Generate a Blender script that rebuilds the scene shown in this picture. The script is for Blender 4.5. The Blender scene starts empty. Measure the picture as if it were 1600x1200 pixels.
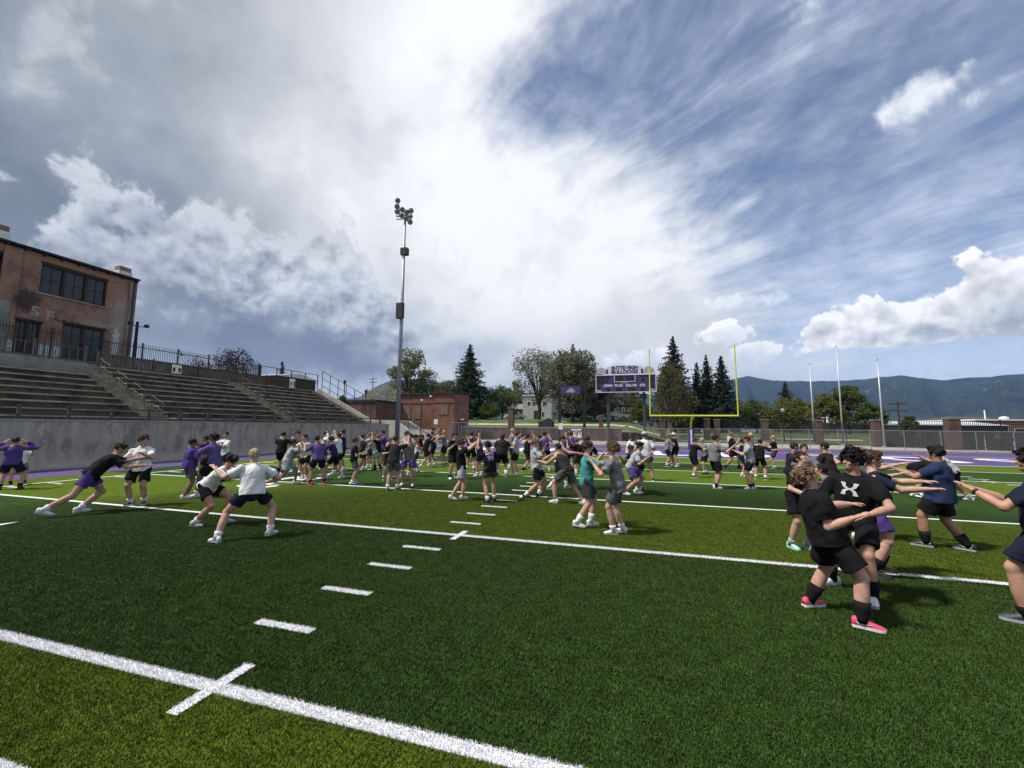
import bpy, bmesh, math, random
import numpy as np
from mathutils import Vector, Matrix
from math import radians, sin, cos, pi

S = bpy.context.scene
COL = S.collection
R = radians

# ---------------------------------------------------------------- camera
CAM_POS = Vector((3.0252, -2.5595, 1.9700))
YAW, PITCH, ROLL, FOC = -0.283844, 0.102726, 0.0090965, 644.426   # focal in px of a 1600 px wide frame
def cam_basis():
    f = Vector((sin(YAW)*cos(PITCH), cos(YAW)*cos(PITCH), sin(PITCH)))
    r = Vector((cos(YAW), -sin(YAW), 0)); u = r.cross(f)
    return cos(ROLL)*r+sin(ROLL)*u, -sin(ROLL)*r+cos(ROLL)*u, f
_r, _u, _f = cam_basis()
cam = bpy.data.cameras.new('camera'); cam_o = bpy.data.objects.new('camera', cam); COL.objects.link(cam_o)
cam.sensor_fit = 'HORIZONTAL'; cam.sensor_width = 36; cam.lens = FOC/1600*36
cam.clip_start = 0.05; cam.clip_end = 40000
m = Matrix((_r, _u, -_f)).transposed().to_4x4(); m.translation = CAM_POS
cam_o.matrix_world = m
S.camera = cam_o

# ---------------------------------------------------------------- colour management
S.view_settings.view_transform = 'Standard'; S.view_settings.look = 'None'
S.view_settings.gamma = 1.0; S.view_settings.use_curve_mapping = False
S.view_settings.exposure = 0.44
S.render.engine = 'CYCLES'
S.cycles.max_bounces = 5; S.cycles.diffuse_bounces = 2; S.cycles.glossy_bounces = 2
S.cycles.transparent_max_bounces = 16; S.cycles.volume_bounces = 0

# ---------------------------------------------------------------- sun (thin cloud over it: soft edge)
SUN_AZ, SUN_EL = -118.0, 57.0      # degrees clockwise from the field's length direction
def dir_of(az, el):
    return Vector((sin(R(az))*cos(R(el)), cos(R(az))*cos(R(el)), sin(R(el))))
sun = bpy.data.lights.new('sun', 'SUN'); sun.energy = 4.3; sun.angle = R(5.0); sun.color = (1.0, .955, .89)
sun_o = bpy.data.objects.new('sun', sun); COL.objects.link(sun_o)
sun_o.rotation_euler = (-dir_of(SUN_AZ, SUN_EL)).to_track_quat('-Z', 'Y').to_euler()
sun_o.location = (-20, -20, 60)

# ---------------------------------------------------------------- sky
class NT:
    """small expression builder on a node tree"""
    def __init__(s, tree): s.t = tree; s.n = tree.nodes; s.l = tree.links
    def node(s, typ, **kw):
        nd = s.n.new(typ)
        for k, v in kw.items(): setattr(nd, k, v)
        return nd
    def put(s, sock, v):
        if v is None: return
        if isinstance(v, bpy.types.NodeSocket): s.l.new(v, sock)
        else: sock.default_value = v
    def m(s, op, a, b=None, c=None, clamp=False):
        nd = s.node('ShaderNodeMath', operation=op, use_clamp=clamp)
        for i, v in enumerate((a, b, c)): s.put(nd.inputs[i], v)
        return nd.outputs[0]
    def add(s, a, b): return s.m('ADD', a, b)
    def sub(s, a, b): return s.m('SUBTRACT', a, b)
    def mul(s, a, b): return s.m('MULTIPLY', a, b)
    def mad(s, a, b, c): return s.m('MULTIPLY_ADD', a, b, c)
    def clampd(s, a): return s.m('ADD', a, 0.0, clamp=True)
    def ss(s, a, lo, hi, to0=0.0, to1=1.0):
        nd = s.node('ShaderNodeMapRange', interpolation_type='SMOOTHSTEP')
        for i, v in enumerate((a, lo, hi, to0, to1)): s.put(nd.inputs[i], v)
        return nd.outputs[0]
    def lin(s, a, lo, hi, to0=0.0, to1=1.0):
        nd = s.node('ShaderNodeMapRange')
        for i, v in enumerate((a, lo, hi, to0, to1)): s.put(nd.inputs[i], v)
        return nd.outputs[0]
    def mix(s, fac, a, b, blend='MIX'):
        nd = s.node('ShaderNodeMix', data_type='RGBA', blend_type=blend)
        s.put(nd.inputs[0], fac); s.put(nd.inputs[6], col4(a)); s.put(nd.inputs[7], col4(b))
        return nd.outputs[2]
    def noise(s, vec, scale, detail=4, rough=.55, dist=0.0, dim='3D'):
        nd = s.node('ShaderNodeTexNoise', noise_dimensions=dim)
        s.put(nd.inputs['Vector'], vec); nd.inputs['Scale'].default_value = scale
        nd.inputs['Detail'].default_value = detail; nd.inputs['Roughness'].default_value = rough
        nd.inputs['Distortion'].default_value = dist
        return nd.outputs[0]
    def voro(s, vec, scale, feature='F1', dim='3D', rnd=1.0, out=0):
        nd = s.node('ShaderNodeTexVoronoi', feature=feature, voronoi_dimensions=dim)
        s.put(nd.inputs['Vector'], vec); nd.inputs['Scale'].default_value = scale
        nd.inputs['Randomness'].default_value = rnd
        return nd.outputs[out]
    def xyz(s, v):
        nd = s.node('ShaderNodeSeparateXYZ'); s.put(nd.inputs[0], v); return nd.outputs
    def vec(s, x, y, z=0.0):
        nd = s.node('ShaderNodeCombineXYZ')
        for i, v in enumerate((x, y, z)): s.put(nd.inputs[i], v)
        return nd.outputs[0]
    def vm(s, op, a, b=None, scale=None):
        nd = s.node('ShaderNodeVectorMath', operation=op)
        s.put(nd.inputs[0], a)
        if b is not None: s.put(nd.inputs[1], b)
        if scale is not None: s.put(nd.inputs[3], scale)
        return nd.outputs[0]
    def curve(s, a, pts, lo, hi):
        """piecewise function of a; pts = (x, y in 0..1)"""
        r = s.lin(a, lo, hi)
        nd = s.node('ShaderNodeFloatCurve'); s.put(nd.inputs[1], r)
        cv = nd.mapping.curves[0]
        while len(cv.points) < len(pts): cv.points.new(.5, .5)
        for q, (x, y) in zip(cv.points, pts): q.location = ((x-lo)/(hi-lo), y); q.handle_type = 'AUTO'
        nd.mapping.update()
        return nd.outputs[0]
def col4(c):
    return (*c, 1.0) if isinstance(c, (tuple, list)) and len(c) == 3 else c

def build_sky():
    w = bpy.data.worlds.new('World'); S.world = w; w.use_nodes = True
    t = w.node_tree; t.nodes.clear(); N = NT(t)
    d = N.vm('NORMALIZE', N.node('ShaderNodeTexCoord').outputs['Generated'])
    x, y, z = N.xyz(d)
    D = 57.29578
    az = N.mul(N.m('ARCTAN2', x, y), D)
    el = N.mul(N.m('ARCSINE', z), D)
    sky = N.node('ShaderNodeTexSky', sky_type='NISHITA', sun_disc=False)
    sky.sun_elevation = R(SUN_EL); sky.sun_rotation = R(SUN_AZ); sky.altitude = 1700
    sky.air_density = 1.0; sky.dust_density = .6; sky.ozone_density = 2.2
    STR = 0.085
    k = 1/STR
    def c(r, g, b, f=1.0): return (r*k*f, g*k*f, b*k*f)
    base = N.mix(1.0, sky.outputs[0], (.90, .95, 1.06), 'MULTIPLY')
    # layer coordinates: a flat deck seen in perspective
    zz = N.m('MAXIMUM', z, 0.0)
    inv = N.m('DIVIDE', 1.0, N.add(zz, .14))
    px, py = N.mul(x, inv), N.mul(y, inv)
    a0 = R(-54)                                       # streaks run toward this bearing
    ql = N.add(N.mul(px, sin(a0)), N.mul(py, cos(a0)))
    qc = N.sub(N.mul(px, cos(a0)), N.mul(py, sin(a0)))
    warp = N.noise(N.vec(px, py, 3.3), 1.3, 1, .5)
    wq = N.mad(warp, 1.2, -.6)
    qs = N.vec(N.mul(N.add(ql, wq), .95), N.add(N.mul(qc, 1.75), N.mul(wq, 1.2)), 0.0)
    ci = N.noise(qs, 1.5, 5, .70, .2)
    ci2 = N.noise(N.vec(px, py, 7.7), .9, 1, .6)
    cir = N.mul(N.ss(ci, .28, .82), N.ss(ci2, .30, .66, .45, 1.0))
    low = N.ss(el, 30.0, 5.0)
    cirf = N.clampd(N.add(.08, N.mad(low, .32, N.mul(cir, .78))))
    wv = N.noise(N.vm('ADD', d, N.vec(N.mul(wq, .05), 0.0, 0.0)), 8.0, 4, .68, .15)
    cirf = N.clampd(N.mul(cirf, N.ss(wv, .25, .75, .55, 1.25)))
    colr = N.mix(cirf, base, c(.64, .70, .79))
    colr = N.mix(N.ss(el, 13.0, 0.0, 0.0, .55), colr, c(.60, .67, .76))   # thicker air low down

    # billow fields shared by the heaped clouds
    fb = N.noise(d, 5.0, 4, .57)
    fb2 = N.noise(N.vm('ADD', d, (-.008, -.006, .020)), 5.0, 3, .57)      # sampled a little sunward: for the lit tops
    fine = N.noise(d, 15.0, 5, .60, .3)
    fine2 = N.noise(N.vm('ADD', d, (-.004, -.003, .009)), 15.0, 3, .60)
    lit_b = N.clampd(N.mad(N.sub(fb, fb2), 4.5, .5))
    lit_f = N.clampd(N.mad(N.sub(fine, fine2), 3.0, .5))
    lit = N.mad(lit_b, .55, N.mul(lit_f, .45))

    # the great grey mass that fills the left: its right edge as a bearing for each height
    def bz(a): return (a+40)/80.0
    pts = [(0, bz(16)), (14.7, bz(12.8)), (17.3, bz(10.7)), (21.6, bz(7)), (27.6, bz(1.6)), (31.8, bz(-4.5)),
           (35.3, bz(-11)), (38.3, bz(-16.5)), (43.7, bz(-16)), (49, bz(-9)), (60, bz(-2)), (90, bz(0))]
    edge = N.mad(N.curve(el, pts, 0, 90), 80.0, -40.0)
    wisp = N.noise(N.vec(N.mul(ql, .8), N.mul(qc, 1.8), 1.0), 2.4, 4, .66, .4)
    dd = N.add(N.sub(edge, az), N.add(N.mad(fb, 30.0, -15.0), N.mad(wisp, 30.0, -15.0)))
    mass = N.ss(dd, -10.0, 9.0)
    mass = N.m('MAXIMUM', mass, N.ss(az, 112.0, 150.0))
    # brightness of the mass: bright by its edge, dark away to the left and below
    f1 = N.ss(az, -72.0, -20.0)
    f1b = N.mul(f1, N.ss(el, 8.0, 24.0, .70, 1.0))
    soft = N.noise(d, 2.2, 1, .5)
    br = N.clampd(N.add(f1b, N.add(N.mad(soft, .7, -.33), N.mad(fb, .5, -.25))))
    mcol = N.mix(br, c(.148, .172, .212), c(.75, .762, .775))
    tex = N.add(N.mul(fb, .6), N.mul(fine, .4))
    mcol = N.mix(N.ss(tex, .52, .70, 0.0, .38), mcol, c(.78, .80, .83)); mcol = N.mix(N.ss(tex, .50, .34, 0.0, .34), mcol, N.mix(1.0, mcol, (.62, .66, .74), 'MULTIPLY'))
    # heaped towers
    def ell(a0, e0, ra, re, rot=0.0):
        u = N.sub(az, a0); v = N.sub(el, e0)
        if rot:
            cr, sr = cos(R(rot)), sin(R(rot))
            u, v = N.add(N.mul(u, cr), N.mul(v, sr)), N.sub(N.mul(v, cr), N.mul(u, sr))
        u = N.m('DIVIDE', u, ra); v = N.m('DIVIDE', v, re)
        return N.sub(1.0, N.m('SQRT', N.add(N.mul(u, u), N.mul(v, v)))), v
    def heap(colr, a0, e0, ra, re, rot, hi, lo, wb=2.0, wf=1.2, edge=.10, opa=1.0, flat=None, topw=.55):
        e, v = ell(a0, e0, ra, re, rot)
        q = N.add(e, N.add(N.mad(fb, wb, -wb*.5), N.mad(fine, wf, -wf*.5)))
        if flat is not None:                       # level base
            q = N.m('MINIMUM', q, N.mul(N.sub(el, N.add(flat, N.mad(fine, 3.0, -1.5))), .30))
        mk = N.mul(N.ss(q, 0.0, edge), opa)
        sh = N.clampd(N.add(N.mul(v, topw), N.mad(lit, 1.7, -.40)))
        sh = N.clampd(N.add(sh, N.ss(q, .50, 0.0, 0.0, .22)))
        return N.mix(mk, colr, N.mix(sh, lo, hi))
    mcol = heap(mcol, -52, 17.0, 17, 8.6, -6, c(.50, .52, .56), c(.150, .175, .222), wb=1.8, wf=1.5, edge=.20)
    mcol = heap(mcol, -36, 13.5, 16, 6.6, -10, c(.56, .585, .63), c(.18, .21, .27), wb=1.8, wf=1.5, edge=.34)
    # dark belly and lighter strip under it
    e, v = ell(-46, 9.0, 27, 4.4, -3)
    mcol = N.mix(N.mul(N.ss(N.add(e, N.mad(fb, 2.4, -1.2)), 0.0, .8), .85), mcol, c(.120, .140, .192))
    e, v = ell(-24, 10.0, 10, 3.0, 6)
    mcol = N.mix(N.mul(N.ss(N.add(e, N.mad(fb, 2.2, -1.1)), 0.0, .7), .5), mcol, c(.24, .30, .42))
    mcol = N.mix(N.ss(N.add(el, N.mad(fb, 8.0, -4.0)), 7.6, 2.5, 0.0, .75), mcol, c(.40, .425, .47))
    colr = N.mix(mass, colr, mcol)
    # separate heaps out in the blue
    white, shade = c(.84, .84, .84), c(.31, .345, .41)
    colr = heap(colr, 27.0, 10.3, 10.5, 3.6, 7, white, shade, 2.6, 1.6, .12, flat=8.4, topw=.5)
    colr = heap(colr, 35.5, 11.6, 5.0, 4.6, 0, white, shade, 2.6, 1.6, .12, flat=7.9, topw=.5)
    colr = heap(colr, 11.4, 11.5, 4.0, 1.9, 2, white, c(.52, .56, .62), .8, 2.6, .14, flat=10.2, topw=.8)
    colr = heap(colr, 14.4, 9.2, 3.2, 1.5, 0, c(.84, .85, .87), c(.52, .57, .64), .8, 2.6, .2, opa=.85)
    colr = heap(colr, 12.2, 15.4, 5.2, 1.3, 3, c(.80, .82, .85), c(.55, .60, .68), .8, 3.0, .7, opa=.7)
    colr = heap(colr, 0.5, 9.0, 5.0, 1.3, 3, c(.84, .86, .88), c(.54, .59, .66), .8, 3.2, .5, opa=.8)
    colr = heap(colr, 30.5, 30.6, 4.9, 1.7, 10, c(.78, .80, .83), c(.50, .55, .63), 1.0, 4.2, 1.3, opa=.95, topw=.3)
    colr = heap(colr, 38.0, 29.6, 5.2, 1.0, 10, c(.72, .75, .80), c(.50, .56, .65), .8, 4.0, 1.0, opa=.85)
    colr = heap(colr, 22.4, 42.0, 2.8, 2.2, 0, c(.76, .79, .83), c(.50, .56, .66), .8, 4.4, 1.0, opa=.9)
    bg = N.node('ShaderNodeBackground'); N.put(bg.inputs[0], colr); bg.inputs[1].default_value = STR
    out = N.node('ShaderNodeOutputWorld'); t.links.new(bg.outputs[0], out.inputs[0])
    w.cycles.sampling_method = 'MANUAL'; w.cycles.sample_map_resolution = 256
build_sky()

# ================================================================ helpers
def PX(u, v, X):          # where the sight line of a photo point meets the plane x = X
    d = _r*((u-800)/FOC) - _u*((v-600)/FOC) + _f
    return CAM_POS + d*((X-CAM_POS.x)/d.x)
def PY(u, v, Y):
    d = _r*((u-800)/FOC) - _u*((v-600)/FOC) + _f
    return CAM_POS + d*((Y-CAM_POS.y)/d.y)
def PG(u, v, z=0.0):
    d = _r*((u-800)/FOC) - _u*((v-600)/FOC) + _f
    return CAM_POS + d*((z-CAM_POS.z)/d.z)

MATS = {}
def mat(name, color, rough=.8, var=.25, scale=3.0, bump=0.0, bscale=40.0, color2=None, metal=0.0, detail=5, spec=.35, coords='Object'):
    """procedural material: base colour broken up by noise, optional relief"""
    if name in MATS: return MATS[name]
    mt = bpy.data.materials.new(name); mt.use_nodes = True; MATS[name] = mt
    t = mt.node_tree; N = NT(t); b = t.nodes['Principled BSDF']
    tc = N.node('ShaderNodeTexCoord').outputs[coords]
    if coords == 'Object' : pass
    c2 = color2 or tuple(max(0, q*(1-var)) for q in color)
    n = N.noise(tc, scale, detail, .6)
    N.put(b.inputs['Base Color'], N.mix(N.ss(n, .32, .70), c2, color))
    b.inputs['Roughness'].default_value = rough; b.inputs['Metallic'].default_value = metal
    b.inputs['Specular IOR Level'].default_value = spec
    if bump:
        bm_ = N.node('ShaderNodeBump'); bm_.inputs['Strength'].default_value = bump; bm_.inputs['Distance'].default_value = .02
        N.put(bm_.inputs['Height'], N.noise(tc, bscale, 5, .6)); N.l.new(bm_.outputs[0], b.inputs['Normal'])
    return mt

class MB:
    """collects simple solids, then links them as ONE mesh object"""
    def __init__(s): s.v = []; s.f = []; s.mi = []; s.k = 0
    def add(s, vs, fs):
        o = len(s.v); s.v += [tuple(q) for q in vs]; s.f += [tuple(i+o for i in f) for f in fs]; s.mi += [s.k]*len(fs); return s
    def box(s, x0, x1, y0, y1, z0, z1):
        return s.add([(x0,y0,z0),(x1,y0,z0),(x1,y1,z0),(x0,y1,z0),(x0,y0,z1),(x1,y0,z1),(x1,y1,z1),(x0,y1,z1)],
                     [(3,2,1,0),(4,5,6,7),(0,1,5,4),(1,2,6,5),(2,3,7,6),(3,0,4,7)])
    def cbox(s, c, sx, sy, sz): return s.box(c[0]-sx/2,c[0]+sx/2,c[1]-sy/2,c[1]+sy/2,c[2]-sz/2,c[2]+sz/2)
    def bar(s, a, b, w, h, up=(0,0,1)):
        a, b = Vector(a), Vector(b); d = (b-a).normalized(); up = Vector(up)
        if abs(d.dot(up)) > .97: up = Vector((1,0,0))
        x = d.cross(up).normalized()*w/2; y = x.cross(d).normalized()*h/2
        vs = [a-x-y, a+x-y, a+x+y, a-x+y, b-x-y, b+x-y, b+x+y, b-x+y]
        return s.add(vs, [(0,1,2,3),(7,6,5,4),(4,5,1,0),(5,6,2,1),(6,7,3,2),(7,4,0,3)])
    def tube(s, pts, rad, n=8, cap=True):
        pts = [Vector(q) for q in pts]
        if not isinstance(rad, (list, tuple)): rad = [rad]*len(pts)
        vs, fs = [], []
        ref = None
        for i, q in enumerate(pts):
            d = (pts[min(i+1, len(pts)-1)]-pts[max(i-1, 0)]).normalized()
            if ref is None: ref = Vector((0,0,1)) if abs(d.z) < .9 else Vector((1,0,0))
            x = (ref-d*ref.dot(d)).normalized(); y = d.cross(x); ref = x
            for j in range(n):
                a = 2*pi*j/n; vs.append(q+(x*cos(a)+y*sin(a))*rad[i])
        for i in range(len(pts)-1):
            for j in range(n):
                k = (j+1) % n; fs.append((i*n+j, i*n+k, (i+1)*n+k, (i+1)*n+j))
        if cap: fs.append(tuple(range(n))[::-1]); fs.append(tuple(range((len(pts)-1)*n, len(pts)*n)))
        return s.add(vs, fs)
    def prism(s, poly, z0, z1):
        n = len(poly)
        return s.add([(x,y,z0) for x,y in poly]+[(x,y,z1) for x,y in poly],
                     [tuple(range(n))[::-1], tuple(range(n, 2*n))]+[(i,(i+1)%n,n+(i+1)%n,n+i) for i in range(n)])
    def quad(s, *q): return s.add(q, [tuple(range(len(q)))])
    def build(s, name, mt, parent=None, smooth=False, loc=None):
        me = bpy.data.meshes.new(name); vs = s.v
        if loc is not None: vs = [(a-loc[0], b-loc[1], c-loc[2]) for a, b, c in vs]
        me.from_pydata(vs, [], s.f); 
        for q in (mt if isinstance(mt, (list, tuple)) else [mt]): me.materials.append(q)
        if isinstance(mt, (list, tuple)) and len(mt) > 1: me.polygons.foreach_set('material_index', s.mi)
        if smooth: me.polygons.foreach_set('use_smooth', [True]*len(me.polygons))
        me.update()
        o = bpy.data.objects.new(name, me); COL.objects.link(o)
        if loc is not None: o.location = loc
        if parent is not None:
            o.parent = parent
            o.matrix_parent_inverse = parent.matrix_basis.inverted()
        return o
def tag(o, label=None, cat=None, group=None, kind=None):
    if label: o['label'] = label
    if cat: o['category'] = cat
    if group: o['group'] = group
    if kind: o['kind'] = kind
    return o
def empty(name, loc, rz=0.0):
    o = bpy.data.objects.new(name, None); COL.objects.link(o); o.location = loc; o.rotation_euler[2] = rz
    o.empty_display_size = .2
    return o
def struct(o): o['kind'] = 'structure'; return o
def child(o, parent):             # data already in world coordinates
    o.parent = parent; o.matrix_parent_inverse = parent.matrix_basis.inverted(); return o
FONT = {}
def font(name='Inter'):
    """Blender's own bundled typeface"""
    return None
def text_mesh(name, body, size, mt, extrude=.0, bold=0.0, align='CENTER', sx=1.0, space=1.0):
    cu = bpy.data.curves.new(name, 'FONT'); cu.body = body; cu.size = size; cu.align_x = align; cu.align_y = 'CENTER'
    cu.extrude = extrude; cu.offset = bold; cu.resolution_u = 3; cu.space_character = space
    o = bpy.data.objects.new(name, cu); COL.objects.link(o)
    dg = bpy.context.evaluated_depsgraph_get(); me = bpy.data.meshes.new_from_object(o.evaluated_get(dg))
    bpy.data.objects.remove(o); bpy.data.curves.remove(cu)
    if sx != 1.0:
        for q in me.vertices: q.co.x *= sx
    me.materials.clear(); me.materials.append(mt)
    ob = bpy.data.objects.new(name, me); COL.objects.link(ob)
    return ob
def orient(o, pos, right, up):    # place a flat mesh: its x along right, its y along up
    r = Vector(right).normalized(); u = Vector(up); u = (u-r*u.dot(r)).normalized(); n = r.cross(u)
    m_ = Matrix((r, u, n)).transposed().to_4x4(); m_.translation = Vector(pos)
    o.matrix_basis = m_; return o

YD = .9144; L5 = 4.572
XL, XR, XC = -15.45, 31.7, 8.128        # side lines and the middle of the field
rnd = random.Random(7)

# ================================================================ turf material (also used by the blades)
def turf_nodes(N, b, blades):
    pos = N.node('ShaderNodeNewGeometry').outputs['Position']
    x, y, z = N.xyz(pos)
    band = N.m('FLOORED_MODULO', N.m('FLOOR', N.m('DIVIDE', y, L5)), 2.0)      # 0 dark panel, 1 light panel
    big = N.noise(pos, .55, 4, .6); med = N.noise(pos, 5.0, 4, .65); fine = N.noise(pos, 55.0 if blades else 38.0, 3, .7)
    streak = N.noise(N.vec(N.mul(x, .35), N.mul(y, 3.0), 0.0), 1.6, 4, .6)
    c = N.mix(band, (.0300, .0650, .0130), (.0860, .1350, .0130)) if not blades else N.mix(band, (.0480, .0900, .0205), (.1000, .1560, .0190))
    c = N.mix(N.ss(med, .30, .72), N.mix(1.0, c, (.76, .78, .76), 'MULTIPLY'), N.mix(1.0, c, (1.20, 1.18, 1.18), 'MULTIPLY'))
    c = N.mix(N.mul(N.ss(big, .42, .72), .22), c, N.mix(1.0, c, (1.55, 1.42, 1.55), 'MULTIPLY'))
    c = N.mix(N.mul(N.ss(streak, .45, .70), .16), c, N.mix(1.0, c, (.62, .68, .70), 'MULTIPLY'))
    c = N.mix(N.ss(fine, .35, .75), N.mix(1.0, c, (.55, .58, .55), 'MULTIPLY'), N.mix(1.0, c, (1.5, 1.42, 1.35), 'MULTIPLY'))
    if blades:
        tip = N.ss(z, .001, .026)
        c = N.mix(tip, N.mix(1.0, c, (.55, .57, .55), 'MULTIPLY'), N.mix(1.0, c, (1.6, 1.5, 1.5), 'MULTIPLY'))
        # paint on the fibres: lines, crosses and yard dashes
        jit = N.mad(N.noise(pos, 60.0, 2, .5), .014, -.007)
        ym = N.add(N.sub(N.m('FLOORED_MODULO', N.add(y, L5/2), L5), L5/2), jit)
        yd = N.add(N.sub(N.m('FLOORED_MODULO', N.add(y, YD/2), YD), YD/2), jit)
        xj = N.add(x, jit)
        def inside(v, lo, hi): return N.mul(N.m('GREATER_THAN', v, lo), N.m('LESS_THAN', v, hi))
        w = inside(ym, -.062, .062)
        w = N.m('MAXIMUM', w, N.mul(inside(ym, -.31, .31), inside(xj, -.075, .030)))
        w = N.m('MAXIMUM', w, N.mul(inside(yd, -.052, .052), inside(xj, -.62, .05)))
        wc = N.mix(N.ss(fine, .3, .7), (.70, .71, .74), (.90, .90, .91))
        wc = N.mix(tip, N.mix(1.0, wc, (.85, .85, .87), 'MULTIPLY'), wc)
        c = N.mix(w, c, wc)
    N.put(b.inputs['Base Color'], c)
    b.inputs['Roughness'].default_value = .62 if blades else .9
    b.inputs['Specular IOR Level'].default_value = .10 if blades else .05
    if not blades:
        bp = N.node('ShaderNodeBump'); bp.inputs['Strength'].default_value = .55; bp.inputs['Distance'].default_value = .03
        N.put(bp.inputs['Height'], N.noise(pos, 70.0, 4, .7)); N.l.new(bp.outputs[0], b.inputs['Normal'])
def turf_mat(name, blades):
    mt = bpy.data.materials.new(name); mt.use_nodes = True
    turf_nodes(NT(mt.node_tree), mt.node_tree.nodes['Principled BSDF'], blades); return mt

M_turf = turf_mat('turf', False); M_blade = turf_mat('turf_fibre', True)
M_line = mat('field_paint', (.74, .745, .76), .85, .22, 30.0, .35, 90, detail=6)
M_purple = mat('purple_surface', (.080, .049, .165), .8, .22, 2.0, .1, 120)
M_apron = mat('concrete_apron', (.36, .34, .305), .9, .25, 1.2, .15, 60)
M_grey = mat('grey_asphalt', (.125, .125, .125), .9, .3, 1.0, .2, 80)
M_conc = mat('weathered_concrete', (.285, .275, .255), .9, .5, .9, .25, 45, detail=9)
M_ground = mat('dry_ground', (.16, .145, .105), .95, .45, .25, .2, 20)
M_lawn = mat('lawn', (.085, .125, .030), .95, .45, .5, .5, 30)

# ================================================================ ground
def ground():
    g = MB(); n = 40
    ext = 7200
    g.quad((-ext,-ext,-.12),(ext,-ext,-.12),(ext,ext,-.12),(-ext,ext,-.12))
    struct(g.build('ground', M_ground))
    struct(MB().box(-20.6, 46, -40, 60.0, -.11, -.02).build('concrete_yard', M_apron))
    struct(MB().box(-17.4, 40, -40, 36.6, -.015, 0.0).build('turf_field', M_turf))
    struct(MB().box(-20.15, -17.404, -40, 37.5, -.015, .002).build('purple_runway', M_purple))
    struct(MB().box(-17.4, 40, 36.604, 38.4, -.015, -.004).build('asphalt_strip', M_grey))
    struct(MB().box(-19, 44, 38.404, 43.6, -.015, .002).build('purple_track', M_purple))
    struct(MB().box(-20.1, 45, 43.604, 47.4, -.015, .001).build('asphalt_path', M_grey))
    g = MB().quad((XL, 27.43+.1, .004),(XR, 27.43+.1, .004),(XR, 36.55, .004),(XL, 36.55, .004))
    struct(g.build('end_zone', M_purple))
ground()
def marks():
    def strip(name, x0, x1, y0, y1, z=.005):
        return struct(MB().quad((x0,y0,z),(x1,y0,z),(x1,y1,z),(x0,y1,z)).build(name, M_line))
    for k in range(-3, 6): strip('yard_line', XL, XR, k*L5-.055, k*L5+.055)
    strip('goal_line', XL, XR, 6*L5-.08, 6*L5+.10, .006)
    strip('side_line', XL-.12, XL-.004, -14, 36.55); strip('side_line', XR+.004, XR+.12, -14, 36.55)
    strip('end_line', XL, XR, 36.55, 36.6)
    dash = MB().quad((-.335,-.05,0),(.335,-.05,0),(.335,.05,0),(-.335,.05,0)).build('hash_mark', M_line); struct(dash)
    cross = MB().quad((-.05,-.305,0),(.05,-.305,0),(.05,.305,0),(-.05,.305,0)).build('hash_cross', M_line); struct(cross)
    first = [True, True]
    def put(o, i, x, y, z):
        if first[i]: q = o; first[i] = False
        else: q = o.copy(); COL.objects.link(q)
        q.location = (x, y, z)
    for k in range(-10, 30):
        y = k*YD
        if k % 5:
            put(dash, 0, -.285, y, .005); put(dash, 0, 16.256+.285, y, .005); put(dash, 0, XL+.45, y, .005)
        else:
            put(cross, 1, -.022, y, .008); put(cross, 1, 16.256+.02, y, .008)
    for yy, s in ((0, '30'), (2*L5, '20'), (4*L5, '10')):
        for side in (-1, 1):
            xc = -8.7 if side < 0 else 24.9
            for j, ch in enumerate(s):
                # readable from the near side line: the first figure lies to its reader's left
                oy = (.92 if j == 0 else -.92)*(1 if side < 0 else -1)
                o = text_mesh('field_number', ch, 1.9, M_line, bold=.035, sx=1.12)
                orient(o, (xc, yy+oy, .006), (0, -1 if side < 0 else 1, 0), (1 if side < 0 else -1, 0, 0)); struct(o)
            ay = yy+2.05
            struct(MB().quad((xc-.22+.3*-side*0, ay, .006), (xc+.22, ay, .006), (xc, ay+.75, .006)).build('direction_arrow', M_line))
    # lettering across the end zone
    word = 'BULLDOGS'
    for i, ch in enumerate(word):
        o = text_mesh('end_zone_letter', ch, 7.6, M_line, bold=.10, sx=.72)
        orient(o, (XC-18.5+i*5.3, 32.0, .008), (1, 0, 0), (0, 1, 0)); struct(o)
marks()

# ================================================================ retaining wall, stand, railings
M_wall = mat('stained_wall_concrete', (.27, .262, .245), .9, .55, .55, .2, 30, detail=10)
def stain_wall():
    t = M_wall.node_tree; N = NT(t); b = t.nodes['Principled BSDF']
    tc = N.node('ShaderNodeNewGeometry').outputs['Position']; x, y, z = N.xyz(tc)
    drip = N.noise(N.vec(N.mul(y, 2.2), N.mul(z, .22), 0.0), 1.5, 6, .62)
    blot = N.noise(tc, 1.3, 7, .66)
    pale = N.noise(N.vec(N.mul(y, 3.0), N.mul(z, .9), 4.0), 1.1, 6, .66)
    c = N.mix(N.ss(drip, .34, .72), (.300, .270, .218), (.420, .385, .315))
    c = N.mix(N.mul(N.ss(blot, .50, .62), .62), c, (.150, .138, .115)); c = N.mix(N.mul(N.ss(pale, .58, .70), .5), c, (.56, .53, .46))
    c = N.mix(N.mul(N.ss(z, .75, .05), N.ss(blot, .35, .6)), c, (.46, .41, .32))      # splashed sandy foot
    pour = N.m('LESS_THAN', N.m('ABSOLUTE', N.sub(N.m('FLOORED_MODULO', y, 4.6), 2.3)), .012)
    c = N.mix(N.mul(pour, .6), c, (.09, .088, .08))
    N.put(b.inputs['Base Color'], c)
stain_wall()
WX = -20.6; WZ = 2.03
o = MB().box(-21.3, WX, -30, 34.2, -.1, WZ).build('retaining_wall', M_wall)
tag(o, 'long stained concrete retaining wall below the bleachers', 'wall')
child(MB().box(WX+.002, WX+.42, -30, 34.2, -.05, .055).build('footing', M_apron), o)
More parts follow.
